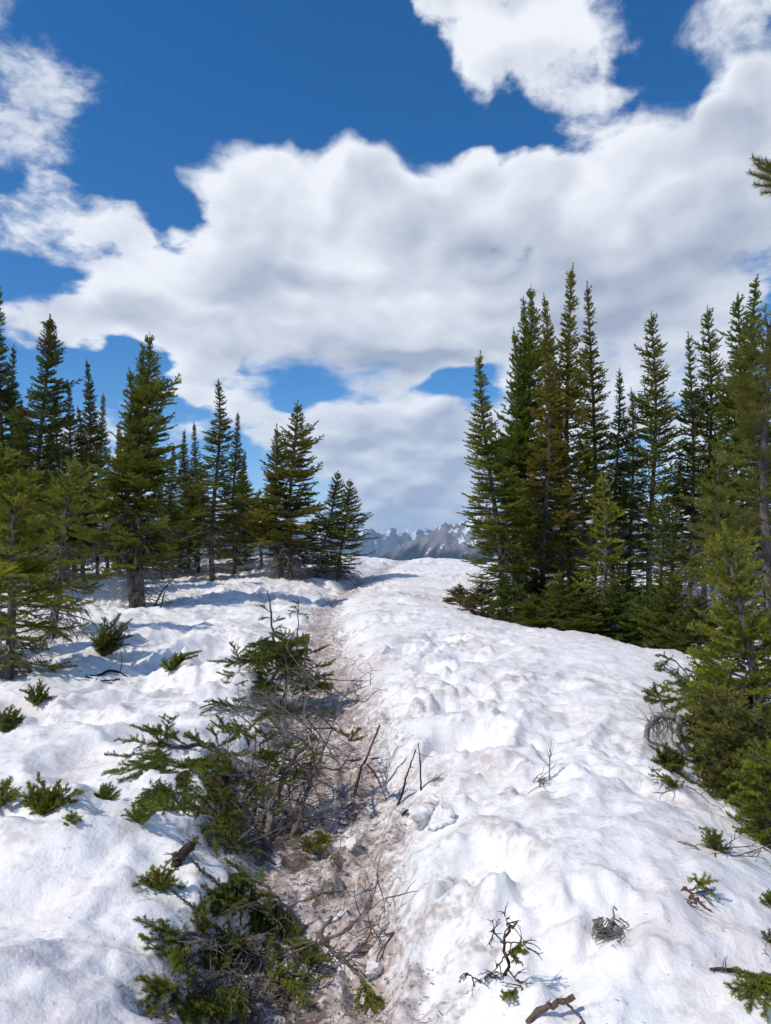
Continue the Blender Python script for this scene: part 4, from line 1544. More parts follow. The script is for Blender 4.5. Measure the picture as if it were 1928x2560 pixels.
for k in range(16):
    p.twigs(V3(p.r.uniform(690, 760), p.r.uniform(1690, 1770), Y - .1), (p.r.gauss(0, .7), p.r.gauss(-.3, .5), p.r.uniform(-.1, .6)), p.r.uniform(.2, .45), .005, 1, .2)
p.done()

# --- dead grey tangle in the middle of the trough
b = on(655, 2120, -.04)
Y = b.y
p = Plant('dead_shrub', 'tangled dead grey shrub in the middle of the trough', 'dead shrub', 203, mixc(GREEN, OLIVE, .5), wood=M_SHRUB)
main = [([(655, 2120), (690, 2000), (735, 1900), (790, 1840)], .026, .010), ([(722, 2110), (745, 2030), (775, 1950), (790, 1870)], .020, .008),
        ([(735, 2090), (760, 2000), (790, 1920), (830, 1820), (858, 1742)], .013, .004), ([(600, 2010), (620, 1950), (635, 1880), (640, 1820)], .013, .006),
        ([(545, 1937), (620, 1940), (700, 1936), (760, 1922), (850, 1925)], .008, .004), ([(555, 2060), (600, 2030), (625, 1980), (660, 1950)], .018, .010),
        ([(780, 1870), (760, 1800), (775, 1730), (805, 1695)], .008, .003), ([(690, 1940), (720, 1870), (705, 1800), (715, 1760)], .008, .003), ([(660, 2040), (700, 1960), (730, 1930), (800, 1905)], .008, .003)]
for pl, r0, r1 in main:
    n_ = len(pl)
    pts = [V3(q[0], q[1], Y + .1 + .75 * (i / (n_ - 1)) * (1 if pl[0][1] > pl[-1][1] else .3)) for i, q in enumerate(pl)]
    if pl[0] in ((655, 2120), (722, 2110), (735, 2090)):
        pts[0] = on(*pl[0], -.05)
    q = p.stem(pts, r0, r1, 7, .004)
    for e in range(9):
        i = p.r.randint(len(q) // 4, len(q) - 1)
        p.twigs(q[i], (p.r.gauss(0, .9), p.r.gauss(-.25, .6), p.r.gauss(.05, .55)), p.r.uniform(.18, .42), .0052, 2, p.r.uniform(-.1, .35), nb=3)
for k in range(26):
    p.twigs(on(p.r.uniform(560, 800), p.r.uniform(1930, 2130), .02), (p.r.gauss(0, .8), p.r.gauss(0, .5), p.r.uniform(.0, .7)), p.r.uniform(.15, .38), .0045, 1, .25, nb=3)
for (a, e, s) in [((650, 1860), (690, 1830), .12), ((640, 1850), (610, 1835), .12), ((870, 1850), (895, 1822), .08), ((872, 1845), (850, 1826), .08), ((875, 1850), (902, 1848), .08), ((660, 1940), (695, 1925), .1),
                  ((640, 1900), (680, 1880), .14), ((700, 1870), (730, 1850), .1), ((690, 1905), (650, 1895), .12), ((600, 1840), (585, 1800), .1), ((560, 1830), (548, 1790), .1), ((545, 1850), (520, 1822), .1)]:
    p.spray([V3(a[0], a[1], Y + .35), V3((a[0] + e[0]) / 2 + 4, (a[1] + e[1]) / 2, Y + .32), V3(e[0], e[1], Y + .3)], side=s, gap=.024, start=.1)
for k in range(26):
    sx_, sy_ = p.r.uniform(560, 800), p.r.uniform(1780, 2060)
    ex, ey = sx_ + p.r.uniform(-60, 60), sy_ + p.r.uniform(-35, 60)
    p.spray([V3(sx_, sy_, Y + .3), V3((sx_ + ex) / 2, (sy_ + ey) / 2 - 8, Y + .27), V3(ex, ey, Y + .25)], side=p.r.uniform(.06, .14), gap=.028, rad=.014, start=.15, tint=p.r.choice((.97, .8, .6, .9, .97, .5)))
for k in range(7):
    a0 = on(p.r.uniform(755, 800), p.r.uniform(2120, 2150), .02)
    p.spray([a0, a0 + Vector((p.r.uniform(-.04, .1), -.03, .05)), a0 + Vector((p.r.uniform(-.06, .14), -.06, p.r.uniform(.02, .12)))], side=.08, gap=.02, start=.05)
p.done()

# --- big left bough with drooping green mass
b = on(600, 1960, -.05)
Y = b.y
p = Plant('fir_bough', 'arching dark bough with drooping green mass left of the dead shrub', 'fir branch', 205, GREEN)
p.stem([b, V3(575, 1915, Y + .05), V3(545, 1868, Y + .08), V3(500, 1862, Y), V3(440, 1868, Y - .1), V3(400, 1868, Y - .15)], .028, .008, 7)
for (pl) in [[(470, 1864), (420, 1840), (370, 1830), (330, 1815)], [(450, 1868), (400, 1860), (340, 1855), (290, 1850)], [(440, 1870), (380, 1880), (320, 1890), (265, 1885)], [(430, 1870), (370, 1900), (310, 1925), (262, 1935)],
             [(420, 1866), (415, 1830), (425, 1800), (433, 1796)], [(400, 1868), (390, 1835), (365, 1815)], [(430, 1880), (360, 1925), (300, 1955)], [(520, 1862), (480, 1845), (465, 1840)], [(540, 1870), (580, 1850), (600, 1830)],
             [(390, 1900), (340, 1935), (290, 1925)], [(540, 1880), (590, 1890), (620, 1880)]]:
    p.spray([V3(q[0], q[1], Y - .05 - .06 * i) for i, q in enumerate(pl)], side=.13, gap=.022, rad=.015, start=.15)
for k in range(26):
    sx_ = p.r.uniform(395, 560); sy_ = 1880 + p.r.uniform(-8, 70)
    ex = sx_ + p.r.uniform(-70, 25); ey = min(sy_ + p.r.uniform(50, 130), 2035)
    d = p.r.uniform(-.15, .25)
    p.spray([V3(sx_, sy_, Y - .02 + d), V3((sx_ * .6 + ex * .4), (sy_ + ey) / 2 - 8, Y - .05 + d), V3(ex, ey, Y - .12 + d * .6)], side=.12, gap=.026, rad=.015, start=.1, droop=.2, tint=p.r.uniform(.25, .85))
for k in range(14):
    p.twigs(V3(p.r.uniform(440, 600), p.r.uniform(1880, 1960), Y), (p.r.gauss(0, .5), p.r.gauss(-.2, .4), p.r.uniform(-.9, .2)), p.r.uniform(.15, .3), .004, 1, .3)
p.done()


def sprig(px, py, tips, label, seed, color=GREEN, name='fir_sprig', side=.11, lift=.0, rad=.0145, wood=None, dead=0, gap=.017, start=.1, dY=0.0, bury=.03):
    """Tips of a buried bough standing out of the snow at one spot; tips are picture positions."""
    b = on(px, py, -bury)
    p = Plant(name, label, 'fir sprig', seed, color, wood=wood, group=SPRIGS)
    p.anchor = b
    for (tx, ty) in tips:
        yo = p.r.uniform(-.06, .06) + dY
        m_ = V3((px + tx) / 2 + p.r.uniform(-6, 6), (py + ty) / 2 - abs(tx - px) * .12, b.y + yo * .5)
        e = V3(tx, ty, b.y + yo)
        zz = hz(e.x, e.y) + .012
        if e.z < zz:
            e.z = zz
        p.spray([b, m_, e], side=side, gap=gap, rad=rad, start=start)
    for k in range(dead):
        p.twigs(b + Vector((p.r.gauss(0, .04), p.r.gauss(0, .04), .03)), (p.r.gauss(0, .8), p.r.gauss(-.3, .5), p.r.uniform(0, .8)), p.r.uniform(.08, .2), .003, 1, .2)
    p.done()
    return p


sprig(425, 1678, [(412, 1655), (450, 1640), (480, 1632), (503, 1628), (440, 1650), (492, 1640)], 'green sprig leaning right out of clean snow left of the bent fir', 211, side=.17, rad=.020, gap=.024)
sprig(255, 1640, [(330, 1548), (318, 1570), (300, 1535), (262, 1545), (330, 1590), (300, 1600), (322, 1612), (285, 1628), (240, 1615), (262, 1580)], 'dark arching sprig with hanging shoots right of the near left fir', 213,
      mixc(GREEN, DEEP, .5), side=.22, rad=.021, gap=.026)
sprig(90, 1762, [(52, 1725), (75, 1712), (100, 1700), (122, 1722), (128, 1745), (70, 1745), (100, 1738), (110, 1715)], 'rounded green tuft beside a snow-free stump by the near left fir', 215, side=.12, rad=.016)
sprig(10, 1830, [(50, 1775), (55, 1800), (30, 1765), (-10, 1770), (40, 1812), (20, 1790)], 'green tuft cut by the left edge below the near left fir', 217, mixc(GREEN, DEEP, .3), side=.13, rad=.016)
sprig(115, 2032, [(30, 1985), (70, 1962), (95, 1940), (150, 1955), (165, 1970), (205, 1982), (190, 2005), (160, 2010), (60, 2002), (110, 1975), (140, 1985), (85, 2010), (130, 2020)], 'spreading bright green sprig in the left snowfield', 219,
      mixc(GREEN, BRIGHT, .25), side=.12)
sprig(2, 2012, [(25, 1945), (5, 1955), (30, 1985), (-20, 1960), (22, 2000)], 'bright green sprig cut by the left edge beside the spreading sprig', 221, mixc(GREEN, BRIGHT, .25), side=.10)
sprig(268, 2000, [(240, 1988), (250, 1970), (275, 1960), (286, 1972), (284, 1990), (262, 1975)], 'small green tuft right of the spreading sprig in the left snowfield', 223, side=.08)
sprig(183, 2060, [(168, 2048), (185, 2036), (198, 2050), (178, 2042)], 'tiny green tuft below the spreading sprig', 225, side=.05, rad=.013)
sprig(400, 2220, [(338, 2215), (350, 2190), (380, 2170), (420, 2155), (440, 2170), (455, 2225), (395, 2185), (430, 2200)], 'yellowish sprig lying against the left snow bank below a dark stub', 227, mixc(OLIVE, BRIGHT, .4), side=.07, rad=.013)
sprig(345, 2062, [(335, 2030), (375, 2005), (400, 2025), (360, 2040)], 'drooping tip of green under the arching dark bough', 229, side=.1)
sprig(505, 2330, [(500, 2235), (515, 2270), (490, 2290), (520, 2300)], 'thin upright sprig beside the fan-shaped bough at the bank foot', 231, side=.06, rad=.012)

# dark stub of bark in the left bank
b = on(435, 2165, -.03)
p = Plant('bark_stub', 'short dark bark stub in the left bank above the yellowish sprig', 'stub', 233, GREEN, wood=M_DARK)
p.stem([b, V3(450, 2140, b.y + .02), V3(480, 2108, b.y + .06)], .030, .022, 7)
for k in range(6):
    p.twigs(V3(p.r.uniform(440, 480), p.r.uniform(2110, 2150), b.y), (p.r.gauss(0, .5), -.3, p.r.gauss(.2, .4)), .06, .003, 0)
p.spray([V3(476, 2112, b.y + .05), V3(484, 2104, b.y + .05), V3(488, 2100, b.y + .05)], side=.05, gap=.015, start=0)
p.done()

# fan-shaped bough at the bank foot
b = on(762, 2330, -.02)
Y = b.y
p = Plant('fir_bough', 'fan-shaped green bough lying across the foot of the left bank', 'fir branch', 235, mixc(GREEN, DEEP, .25))
p.stem([b, V3(720, 2270, Y - .02), V3(660, 2212, Y), V3(610, 2180, Y + .05), V3(565, 2152, Y + .1)], .010, .004, 6)
p.spray([V3(660, 2212, Y), V3(610, 2180, Y + .05), V3(565, 2152, Y + .1)], side=.07, gap=.014, start=0, rad=.013)
for k in range(30):
    f = p.r.random()
    sx_, sy_ = 600 + 150 * f, 2175 + 130 * f
    ex = sx_ + p.r.uniform(-120, 20) * (1 - .4 * f); ey = min(sy_ + p.r.uniform(40, 120), 2345)
    p.spray([V3(sx_, sy_, Y + .03 * (1 - f)), V3((sx_ + ex) / 2, (sy_ + ey) / 2 - 8, Y - .03), V3(ex, ey, Y - .08)], side=.06, gap=.018, start=.1, rad=.0125, tint=p.r.uniform(.2, .8))
p.spray([V3(640, 2240, Y), V3(560, 2240, Y), V3(505, 2215, Y)], side=.06, gap=.016, start=.2, rad=.013)
p.spray([V3(720, 2270, Y), V3(790, 2240, Y), V3(850, 2230, Y)], side=.03, gap=.03, start=.3, rad=.010, tint=.9)
p.done()

# two half-buried limbs at the bottom left
b = on(703, 2400, -.03)
Y = b.y
p = Plant('fallen_limb', 'straight grey-barked limb with a scraped orange patch lying in the trough', 'limb', 237, GREEN)
p.stem([b, V3(690, 2368, Y - .0), V3(650, 2352, Y - .02), V3(560, 2344, Y - .05), V3(400, 2338, Y - .1)], .024, .010, 8)
for pl in [[(440, 2340), (400, 2322), (365, 2308), (343, 2300)], [(430, 2345), (390, 2350), (355, 2340)], [(450, 2342), (420, 2320), (402, 2295)], [(440, 2350), (400, 2370), (370, 2372)], [(470, 2350), (430, 2380), (400, 2390)]]:
    p.spray([V3(q[0], q[1], Y - .08 - .02 * i) for i, q in enumerate(pl)], side=.08, gap=.016, rad=.0135, start=.05)
for k in range(24):
    sx_ = p.r.uniform(440, 690)
    p.spray([V3(sx_, 2352, Y - .04), V3(sx_ - 8, 2385, Y - .03), V3(sx_ + p.r.uniform(-40, 30), 2415, Y - .02)], side=.05, gap=.024, rad=.011, start=.3, droop=.3, tint=p.r.uniform(.5, .9))
for k in range(40):
    p.twigs(V3(p.r.uniform(430, 690), 2355, Y - .04), (p.r.gauss(0, .5), -.2, p.r.uniform(-.9, .3)), .12, .003, 1, .2)
root = p.done()
sc = Tubes()
a_, c_ = V3(545, 2345, Y - .050), V3(575, 2345, Y - .046)
sc.add([a_ + Vector((0, -.010, .011)), a_.lerp(c_, .5) + Vector((0, -.011, .012)), c_ + Vector((0, -.010, .011))], [.006, .009, .006], 6)
M_RAW = mat_wood('raw_orange_wood', (.36, .16, .06, 1), (.52, .27, .12, 1), 70)
sc.build('scrape', M_RAW, root, tuple(root.location))

b = on(638, 2590, -.03)
Y = b.y
p = Plant('fallen_limb', 'crooked grey limb arching at the bottom with a green hanging fringe', 'limb', 239, mixc(GREEN, BRIGHT, .25))
p.stem([b, V3(642, 2540, Y + .05), V3(622, 2470, Y + .1), V3(585, 2432, Y + .1), V3(520, 2442, Y + .05), V3(405, 2464, Y)], .014, .007, 7)
for pl in [[(430, 2460), (390, 2458), (345, 2450)], [(420, 2462), (380, 2490), (350, 2510)], [(410, 2465), (395, 2510), (370, 2535)], [(440, 2460), (400, 2480), (360, 2480)], [(500, 2446), (450, 2420), (435, 2385)],
           [(430, 2440), (445, 2400), (440, 2375)]]:
    p.spray([V3(q[0], q[1], Y - .02 * i) for i, q in enumerate(pl)], side=.07, gap=.015, rad=.013, start=.05)
for k in range(24):
    sx_ = p.r.uniform(420, 610)
    p.spray([V3(sx_, 2452, Y + .04), V3(sx_ - 5, 2490, Y + .02), V3(sx_ + p.r.uniform(-35, 20), p.r.uniform(2520, 2570), Y)], side=.05, gap=.018, rad=.012, start=.15, droop=.3, tint=p.r.uniform(.3, .85))
for k in range(30):
    p.twigs(V3(p.r.uniform(460, 640), p.r.uniform(2430, 2480), Y + .08), (p.r.gauss(0, .6), -.2, p.r.uniform(-.6, .5)), .10, .003, 1, .1)
p.done()

# forked dead branch right of the limbs
b = on(755, 2452, -.02)
Y = b.y
p = Plant('dead_branch', 'forked bare branch with a few green tips in the dirty trough', 'branch', 241, mixc(GREEN, OLIVE, .4), wood=M_SHRUB)
for pl, r0, r1 in [([(755, 2452), (780, 2400), (795, 2345), (830, 2290)], .014, .007), ([(797, 2330), (830, 2378), (875, 2410), (912, 2458)], .010, .005), ([(800, 2350), (855, 2335), (900, 2290), (935, 2240), (945, 2190)], .007, .003),
                   ([(840, 2395), (900, 2375), (930, 2320), (945, 2310)], .005, .002), ([(930, 2440), (950, 2380), (985, 2330)], .005, .002), ([(700, 2395), (760, 2370), (800, 2355)], .005, .003), ([(855, 2330), (900, 2290), (965, 2245)], .004, .002)]:
    q = p.stem([V3(c[0], c[1], Y + .02 + .10 * (2452 - c[1]) / 200) for c in pl], r0, r1, 6, .003)
    for e in range(4):
        p.twigs(q[p.r.randint(2, len(q) - 1)], (p.r.gauss(0, .8), p.r.gauss(-.2, .5), p.r.gauss(.1, .5)), p.r.uniform(.07, .16), .003, 1, .1, nb=2)
for k in range(12):
    g = on(p.r.uniform(750, 835), p.r.uniform(2390, 2445), .03)
    p.spray([g, g + Vector((p.r.gauss(0, .04), -.02, .04)), g + Vector((p.r.gauss(0, .07), -.05, p.r.uniform(.02, .09)))], side=.05, gap=.018, rad=.012, start=.05)
for pl in [[(915, 2455), (900, 2490), (895, 2525)], [(915, 2455), (925, 2500), (940, 2530)], [(910, 2450), (915, 2480), (915, 2510)], [(915, 2470), (940, 2500), (955, 2520)]]:
    p.spray([V3(c[0], c[1], Y - .12) for c in pl], side=.05, gap=.016, rad=.012, start=.05)
p.done()


def lying_bough(label, seed, pl, side=.085, rad=.014, color=None, n_fan=4):
    """A flattened bough pressed onto the snow by winter, its tips fanned along the ground."""
    p = Plant('fir_bough', label, 'fir branch', seed, color or mixc(GREEN, DEEP, .5))
    pts = [on(c[0], c[1], .03 + .03 * math.sin(i * 1.3)) for i, c in enumerate(pl)]
    pts[0] = on(*pl[0], -.03)
    q = p.stem(pts, .010, .004, 6, .004)
    for k in range(n_fan):
        i = p.r.randint(len(q) // 4, len(q) - 2)
        d = (q[min(i + 2, len(q) - 1)] - q[i]).normalized()
        sd = Vector((-d.y, d.x, 0)) * p.r.choice((-1, 1))
        L = p.r.uniform(.12, .26)
        e1 = q[i] + (d * .7 + sd * .7) * L * .5 + Vector((0, 0, .03))
        e2 = q[i] + (d * .8 + sd * .75) * L
        e1.z = max(e1.z, hz(e1.x, e1.y) + .02); e2.z = hz(e2.x, e2.y) + p.r.uniform(.01, .06)
        p.spray([q[i], e1, e2], side=side, gap=.020, rad=rad, start=.05, tint=p.r.uniform(.15, .85))
    p.spray(q[len(q) // 3::2], side=side, gap=.02, rad=rad, start=0)
    for k in range(16):
        p.twigs(q[p.r.randint(0, len(q) - 1)], (p.r.gauss(0, .7), p.r.gauss(-.2, .5), p.r.uniform(-.2, .5)), p.r.uniform(.08, .2), .003, 1, .3, nb=2)
    p.done()


lying_bough('flattened green bough between the bent fir and the arching dark bough', 301, [(690, 1800), (640, 1795), (590, 1785), (555, 1770)])
lying_bough('flattened dark bough just below the bent fir at the trough edge', 303, [(740, 1775), (700, 1790), (650, 1815), (610, 1840)], color=mixc(GREEN, DEEP, .6))
lying_bough('flattened bough at the foot of the dead shrub on its left side', 305, [(640, 2060), (590, 2065), (545, 2080), (505, 2085)])
lying_bough('brownish flattened bough below the dead shrub', 307, [(700, 2160), (650, 2165), (600, 2150), (560, 2120)], color=mixc(OLIVE, DEEP, .5), rad=.013, side=.08)
lying_bough('dark bough pressed between the fan-shaped bough and the straight limb', 309, [(720, 2350), (660, 2320), (600, 2305), (540, 2300)], color=mixc(DEEP, OLIVE, .3), rad=.011, side=.05, n_fan=3)
lying_bough('dark bough filling the hollow between the two fallen limbs', 311, [(680, 2440), (620, 2410), (560, 2400), (500, 2395)], color=mixc(DEEP, OLIVE, .3), rad=.011, side=.05, n_fan=3)
lying_bough('low bough on the trail side of the crooked limb', 313, [(640, 2500), (690, 2480), (730, 2490)], color=mixc(GREEN, OLIVE, .5), rad=.012, side=.06, n_fan=5)
lying_bough('low green bough at the left foot of the dead shrub above the dark stub', 315, [(600, 1990), (560, 2010), (520, 2030), (490, 2050)])


def stick(label, runs, seed, wood, name='stick', extra=0, rise=.0):
    """runs: list of (picture positions, r0, r1); the first point of the first run stands in the snow."""
    b = on(*runs[0][0][0], -.04)
    p = Plant(name, label, 'stick', seed, wood=wood)
    p.anchor = b
    for i, (pl, r0, r1) in enumerate(runs):
        pts = [V3(c[0], c[1], b.y + rise * k) for k, c in enumerate(pl)]
        if i == 0:
            pts[0] = b
        q = p.stem(pts, r0, r1, 6, .002)
        for e in range(extra):
            p.twigs(q[p.r.randint(2, len(q) - 1)], (p.r.gauss(0, .7), p.r.gauss(-.2, .4), p.r.gauss(.3, .5)), p.r.uniform(.03, .09), .002, 0)
    return p.done()


stick('brown forked stick leaning right at the trail edge', [([(884, 1985), (900, 1930), (916, 1895), (949, 1813)], .013, .006), ([(918, 1910), (945, 1945), (966, 1998)], .008, .004)], 251, M_BROWN, extra=1)
stick('thin dark curved stick leaning right beside the trail', [([(989, 2018), (1008, 1975), (1022, 1925), (1040, 1874)], .009, .003)], 253, M_DARK, extra=2)
stick('thin dark upright stick above the snow chunks', [([(1053, 1982), (1051, 1930), (1046, 1857)], .007, .0025)], 255, M_DARK, extra=2)
stick('short dark stick lying behind the snow chunks', [([(992, 2036), (1015, 2030), (1040, 2020)], .009, .006)], 257, M_DARK, extra=1, rise=.01)
stick('dark stick lying level across the trail behind the forked stick', [([(795, 1908), (870, 1902), (955, 1896)], .008, .006)], 259, M_DARK, extra=2)
stick('thick grey-brown broken stick at the bottom edge', [([(1285, 2575), (1344, 2528), (1390, 2510), (1436, 2490)], .0105, .008), ([(1415, 2504), (1440, 2530), (1465, 2565)], .004, .002)], 261, M_BROWN, extra=2)
stick('dark sunken branch lying in a melt hollow in the left snowfield', [([(190, 1680), (240, 1690), (280, 1676), (318, 1692)], .018, .012), ([(300, 1680), (306, 1650), (300, 1630)], .006, .003), ([(215, 1692), (250, 1702), (300, 1698)], .012, .008)],
      263, M_DARK, name='sunken_branch', extra=5)
stick('bare dark stick leaning beside the trunk of the olive twin-topped fir', [([(385, 1515), (405, 1480), (430, 1450), (440, 1435)], .022, .008), ([(402, 1520), (412, 1480), (420, 1465)], .015, .006)], 265, M_DARK, extra=6)

# bare sapling on the right bank
b = on(1373, 1957, -.03)
Y = b.y
p = Plant('bare_sapling', 'tiny leafless sapling with a dead tuft at its foot on the right bank', 'sapling', 267, wood=M_TWIG)
p.stem([b, V3(1374, 1910, Y), V3(1376, 1880, Y), V3(1378, 1850, Y)], .005, .0015, 5, .001)
for (a, e) in [((1374, 1915), (1345, 1885)), ((1375, 1900), (1366, 1865)), ((1375, 1895), (1385, 1862)), ((1374, 1925), (1392, 1905)), ((1376, 1880), (1370, 1856))]:
    p.stem([V3(*a, Y), V3((a[0] + e[0]) / 2, (a[1] + e[1]) / 2 + 3, Y), V3(*e, Y)], .003, .001, 4, .001)
for k in range(14):
    g = on(p.r.uniform(1330, 1360), p.r.uniform(1955, 1972), .0)
    p.twigs(g, (p.r.gauss(0, .5), -.3, p.r.uniform(.3, 1.2)), p.r.uniform(.05, .13), .003, 0, .6)
p.done()

# grey root bundle
b = on(1515, 2345, -.02)
Y = b.y
p = Plant('dead_twig_bundle', 'grey bundle of dead twigs melted into the right bank', 'twig bundle', 269, wood=M_TWIG)
p.stem([b, V3(1500, 2315, Y), V3(1490, 2300, Y)], .012, .008, 6)
p.stem([V3(1530, 2325, Y), V3(1538, 2295, Y), V3(1535, 2268, Y)], .005, .002, 5)
for k in range(46):
    sx_ = p.r.uniform(1486, 1548); sy_ = p.r.uniform(2290, 2330)
    p.stem([V3(sx_, sy_, Y + p.r.uniform(-.03, .03)), V3(sx_ + p.r.uniform(-20, 25), sy_ + 18, Y - .02), V3(min(1556, max(1480, sx_ + p.r.uniform(-35, 38))), sy_ + p.r.uniform(15, 40), Y - .03)], .003, .0012, 4, .001, bare=True)
p.done()

# dead bough with a few green needles
b = on(1245, 2445, -.02)
Y = b.y
p = Plant('dead_branch', 'dark twisted branch with one green tip standing on the right bank', 'branch', 271, mixc(GREEN, BRIGHT, .3), wood=M_BROWN)
p.stem([b, V3(1270, 2417, Y + .02), V3(1258, 2355, Y + .02), V3(1275, 2325, Y), V3(1295, 2306, Y)], .0065, .003, 6, .003)
for pl in [[(1245, 2443), (1222, 2436), (1202, 2452)], [(1262, 2360), (1235, 2332), (1222, 2330)], [(1260, 2345), (1268, 2315), (1262, 2290)], [(1270, 2420), (1290, 2450), (1306, 2470)], [(1265, 2390), (1240, 2420), (1225, 2445)],
           [(1262, 2360), (1300, 2355), (1325, 2375)], [(1205, 2455), (1180, 2440), (1168, 2432)]]:
    q = p.stem([V3(c[0], c[1], Y) for c in pl], .003, .001, 5, .002)
    for e in range(5):
        p.twigs(q[p.r.randint(2, len(q) - 1)], (p.r.gauss(0, .6), -.2, p.r.gauss(.0, .6)), p.r.uniform(.02, .06), .0022, 1, .2, nb=2)
for pl in [[(1268, 2388), (1285, 2372), (1300, 2360)], [(1275, 2385), (1298, 2380), (1315, 2380)], [(1275, 2380), (1285, 2395), (1290, 2400)], [(1280, 2480), (1270, 2490), (1258, 2494)], [(1290, 2470), (1285, 2480), (1275, 2485)]]:
    p.spray([V3(c[0], c[1], Y - .01) for c in pl], side=.035, gap=.014, rad=.011, start=.1)
p.done()

# sprig with a rusty dead arm in a melt hole
b = on(1740, 2248, -.02)
Y = b.y
p = Plant('fir_sprig', 'green sprig with a rusty dead arm on the right slope', 'fir sprig', 273, mixc(GREEN, BRIGHT, .3), wood=M_BROWN, group=SPRIGS)
p.stem([V3(1708, 2218, Y + .05), V3(1740, 2246, Y), V3(1778, 2276, Y - .05)], .006, .004, 5)
for e in range(10):
    p.twigs(on(p.r.uniform(1712, 1775), p.r.uniform(2225, 2270), .01), (p.r.gauss(0, .5), -.3, p.r.gauss(.1, .3)), .06, .003, 0)
for pl in [[(1725, 2228), (1745, 2218), (1765, 2205), (1778, 2192)], [(1750, 2215), (1740, 2200), (1732, 2195)], [(1755, 2215), (1772, 2225), (1780, 2230)]]:
    p.spray([V3(c[0], c[1], Y) for c in pl], side=.05, gap=.018, rad=.012, start=.2)
p.done()

# bough reaching in at the bottom right
b = on(1960, 2450, .01)
Y = b.y
p = Plant('fir_bough', 'grey bough with hanging green shoots at the bottom right edge', 'fir branch', 275, mixc(GREEN, BRIGHT, .2))
p.stem([V3(1990, 2452, Y), V3(1928, 2442, Y), V3(1860, 2430, Y), V3(1776, 2424, Y)], .009, .005, 6)
for pl in [[(1900, 2438), (1870, 2460), (1835, 2470), (1818, 2462)], [(1900, 2440), (1870, 2440), (1845, 2435)], [(1920, 2442), (1890, 2480), (1870, 2520)], [(1930, 2445), (1915, 2500), (1912, 2540)], [(1925, 2442), (1900, 2470), (1850, 2495)],
           [(1940, 2445), (1935, 2480), (1940, 2520)], [(1910, 2440), (1885, 2465), (1860, 2475)]]:
    p.spray([V3(c[0], c[1], Y - .015 * i) for i, c in enumerate(pl)], side=.06, gap=.016, rad=.0125, start=.1)
for e in range(5):
    p.twigs(V3(p.r.uniform(1780, 1860), 2428, Y), (p.r.gauss(0, .4), -.2, p.r.uniform(-.5, .8)), .05, .002, 0)
p.done()
sprig(1935, 2265, [(1905, 2255), (1915, 2243), (1930, 2235)], 'little green tip at the right edge below the bushes', 277, side=.06, rad=.012)
sprig(1945, 2370, [(1915, 2350), (1925, 2335), (1935, 2360)], 'dark sprig at the right edge above the hanging bough', 279, mixc(GREEN, DEEP, .5), side=.06, rad=.012, dead=6)

# bent boughs on the right rim
b = on(1730, 1705, -.03)
Y = b.y
p = Plant('fir_bough', 'bough arching down to the snow at the right rim above the bent trunk', 'fir branch', 281, mixc(GREEN, DEEP, .5), wood=M_TWIG)
p.stem([b, V3(1705, 1670, Y), V3(1680, 1648, Y), V3(1660, 1655, Y), V3(1648, 1678, Y)], .010, .004, 6)
for pl in [[(1690, 1655), (1660, 1640), (1640, 1640)], [(1675, 1650), (1655, 1665), (1640, 1668)], [(1665, 1655), (1660, 1672), (1648, 1680)], [(1700, 1665), (1690, 1685), (1672, 1690)], [(1715, 1690), (1690, 1705), (1665, 1712)],
           [(1720, 1700), (1700, 1725), (1670, 1735)], [(1725, 1700), (1705, 1740), (1690, 1752)], [(1735, 1700), (1730, 1730), (1720, 1745)], [(1735, 1690), (1750, 1672), (1770, 1672)]]:
    p.spray([V3(c[0], c[1], Y - .03 * i) for i, c in enumerate(pl)], side=.13, gap=.032, rad=.016, start=.1)
p.done()
b = on(1613, 1845, -.04)
Y = b.y
p = Plant('looped_fir', 'grey stem bent in a loop with a dark sprig on the right rim', 'bent fir', 283, mixc(GREEN, DEEP, .5), wood=M_TWIG)
b2 = on(1702, 1842, -.04)
p.stem([b, V3(1625, 1810, Y), V3(1650, 1790, Y), V3(1685, 1795, Y), V3(1700, 1815, Y), b2], .020, .022, 7)
p.stem([V3(1660, 1795, Y), V3(1655, 1760, Y + .05), V3(1645, 1730, Y + .05)], .008, .004, 5)
for pl in [[(1648, 1740), (1640, 1722), (1636, 1712)], [(1650, 1745), (1630, 1740), (1615, 1740)], [(1648, 1735), (1662, 1725), (1668, 1722)], [(1652, 1755), (1630, 1755), (1616, 1750)], [(1655, 1765), (1672, 1752), (1680, 1750)],
           [(1650, 1740), (1638, 1730), (1622, 1725)]]:
    p.spray([V3(c[0], c[1], Y + .05) for c in pl], side=.10, gap=.026, rad=.016, start=.1)
for k in range(40):
    sx_ = p.r.uniform(1618, 1695)
    p.twigs(V3(sx_, 1800 + p.r.uniform(-5, 12), Y), (p.r.gauss(0, .5), -.2, p.r.uniform(-1.2, .8)), p.r.uniform(.08, .2), .004, 0, .3)
p.done()
sprig(1690, 1930, [(1632, 1868), (1650, 1885), (1640, 1905), (1665, 1862), (1690, 1880), (1660, 1920), (1635, 1925), (1700, 1900), (1680, 1905)], 'green bough tips over the snow below the bent trunk', 285, mixc(GREEN, DEEP, .3), side=.13, rad=.016)
sprig(1695, 1968, [(1626, 1940), (1650, 1945), (1670, 1940), (1682, 1965), (1655, 1955)], 'thin dead-looking sprig lying on the rim below the green bough tips', 287, mixc(OLIVE, DEEP, .4), side=.06, rad=.012, dead=5)
sprig(1800, 2125, [(1758, 2070), (1775, 2085), (1790, 2075), (1770, 2100), (1800, 2095)], 'single dark sprig standing over the rim above the lower bushes', 289, mixc(GREEN, DEEP, .3), side=.08, rad=.014, dead=6)


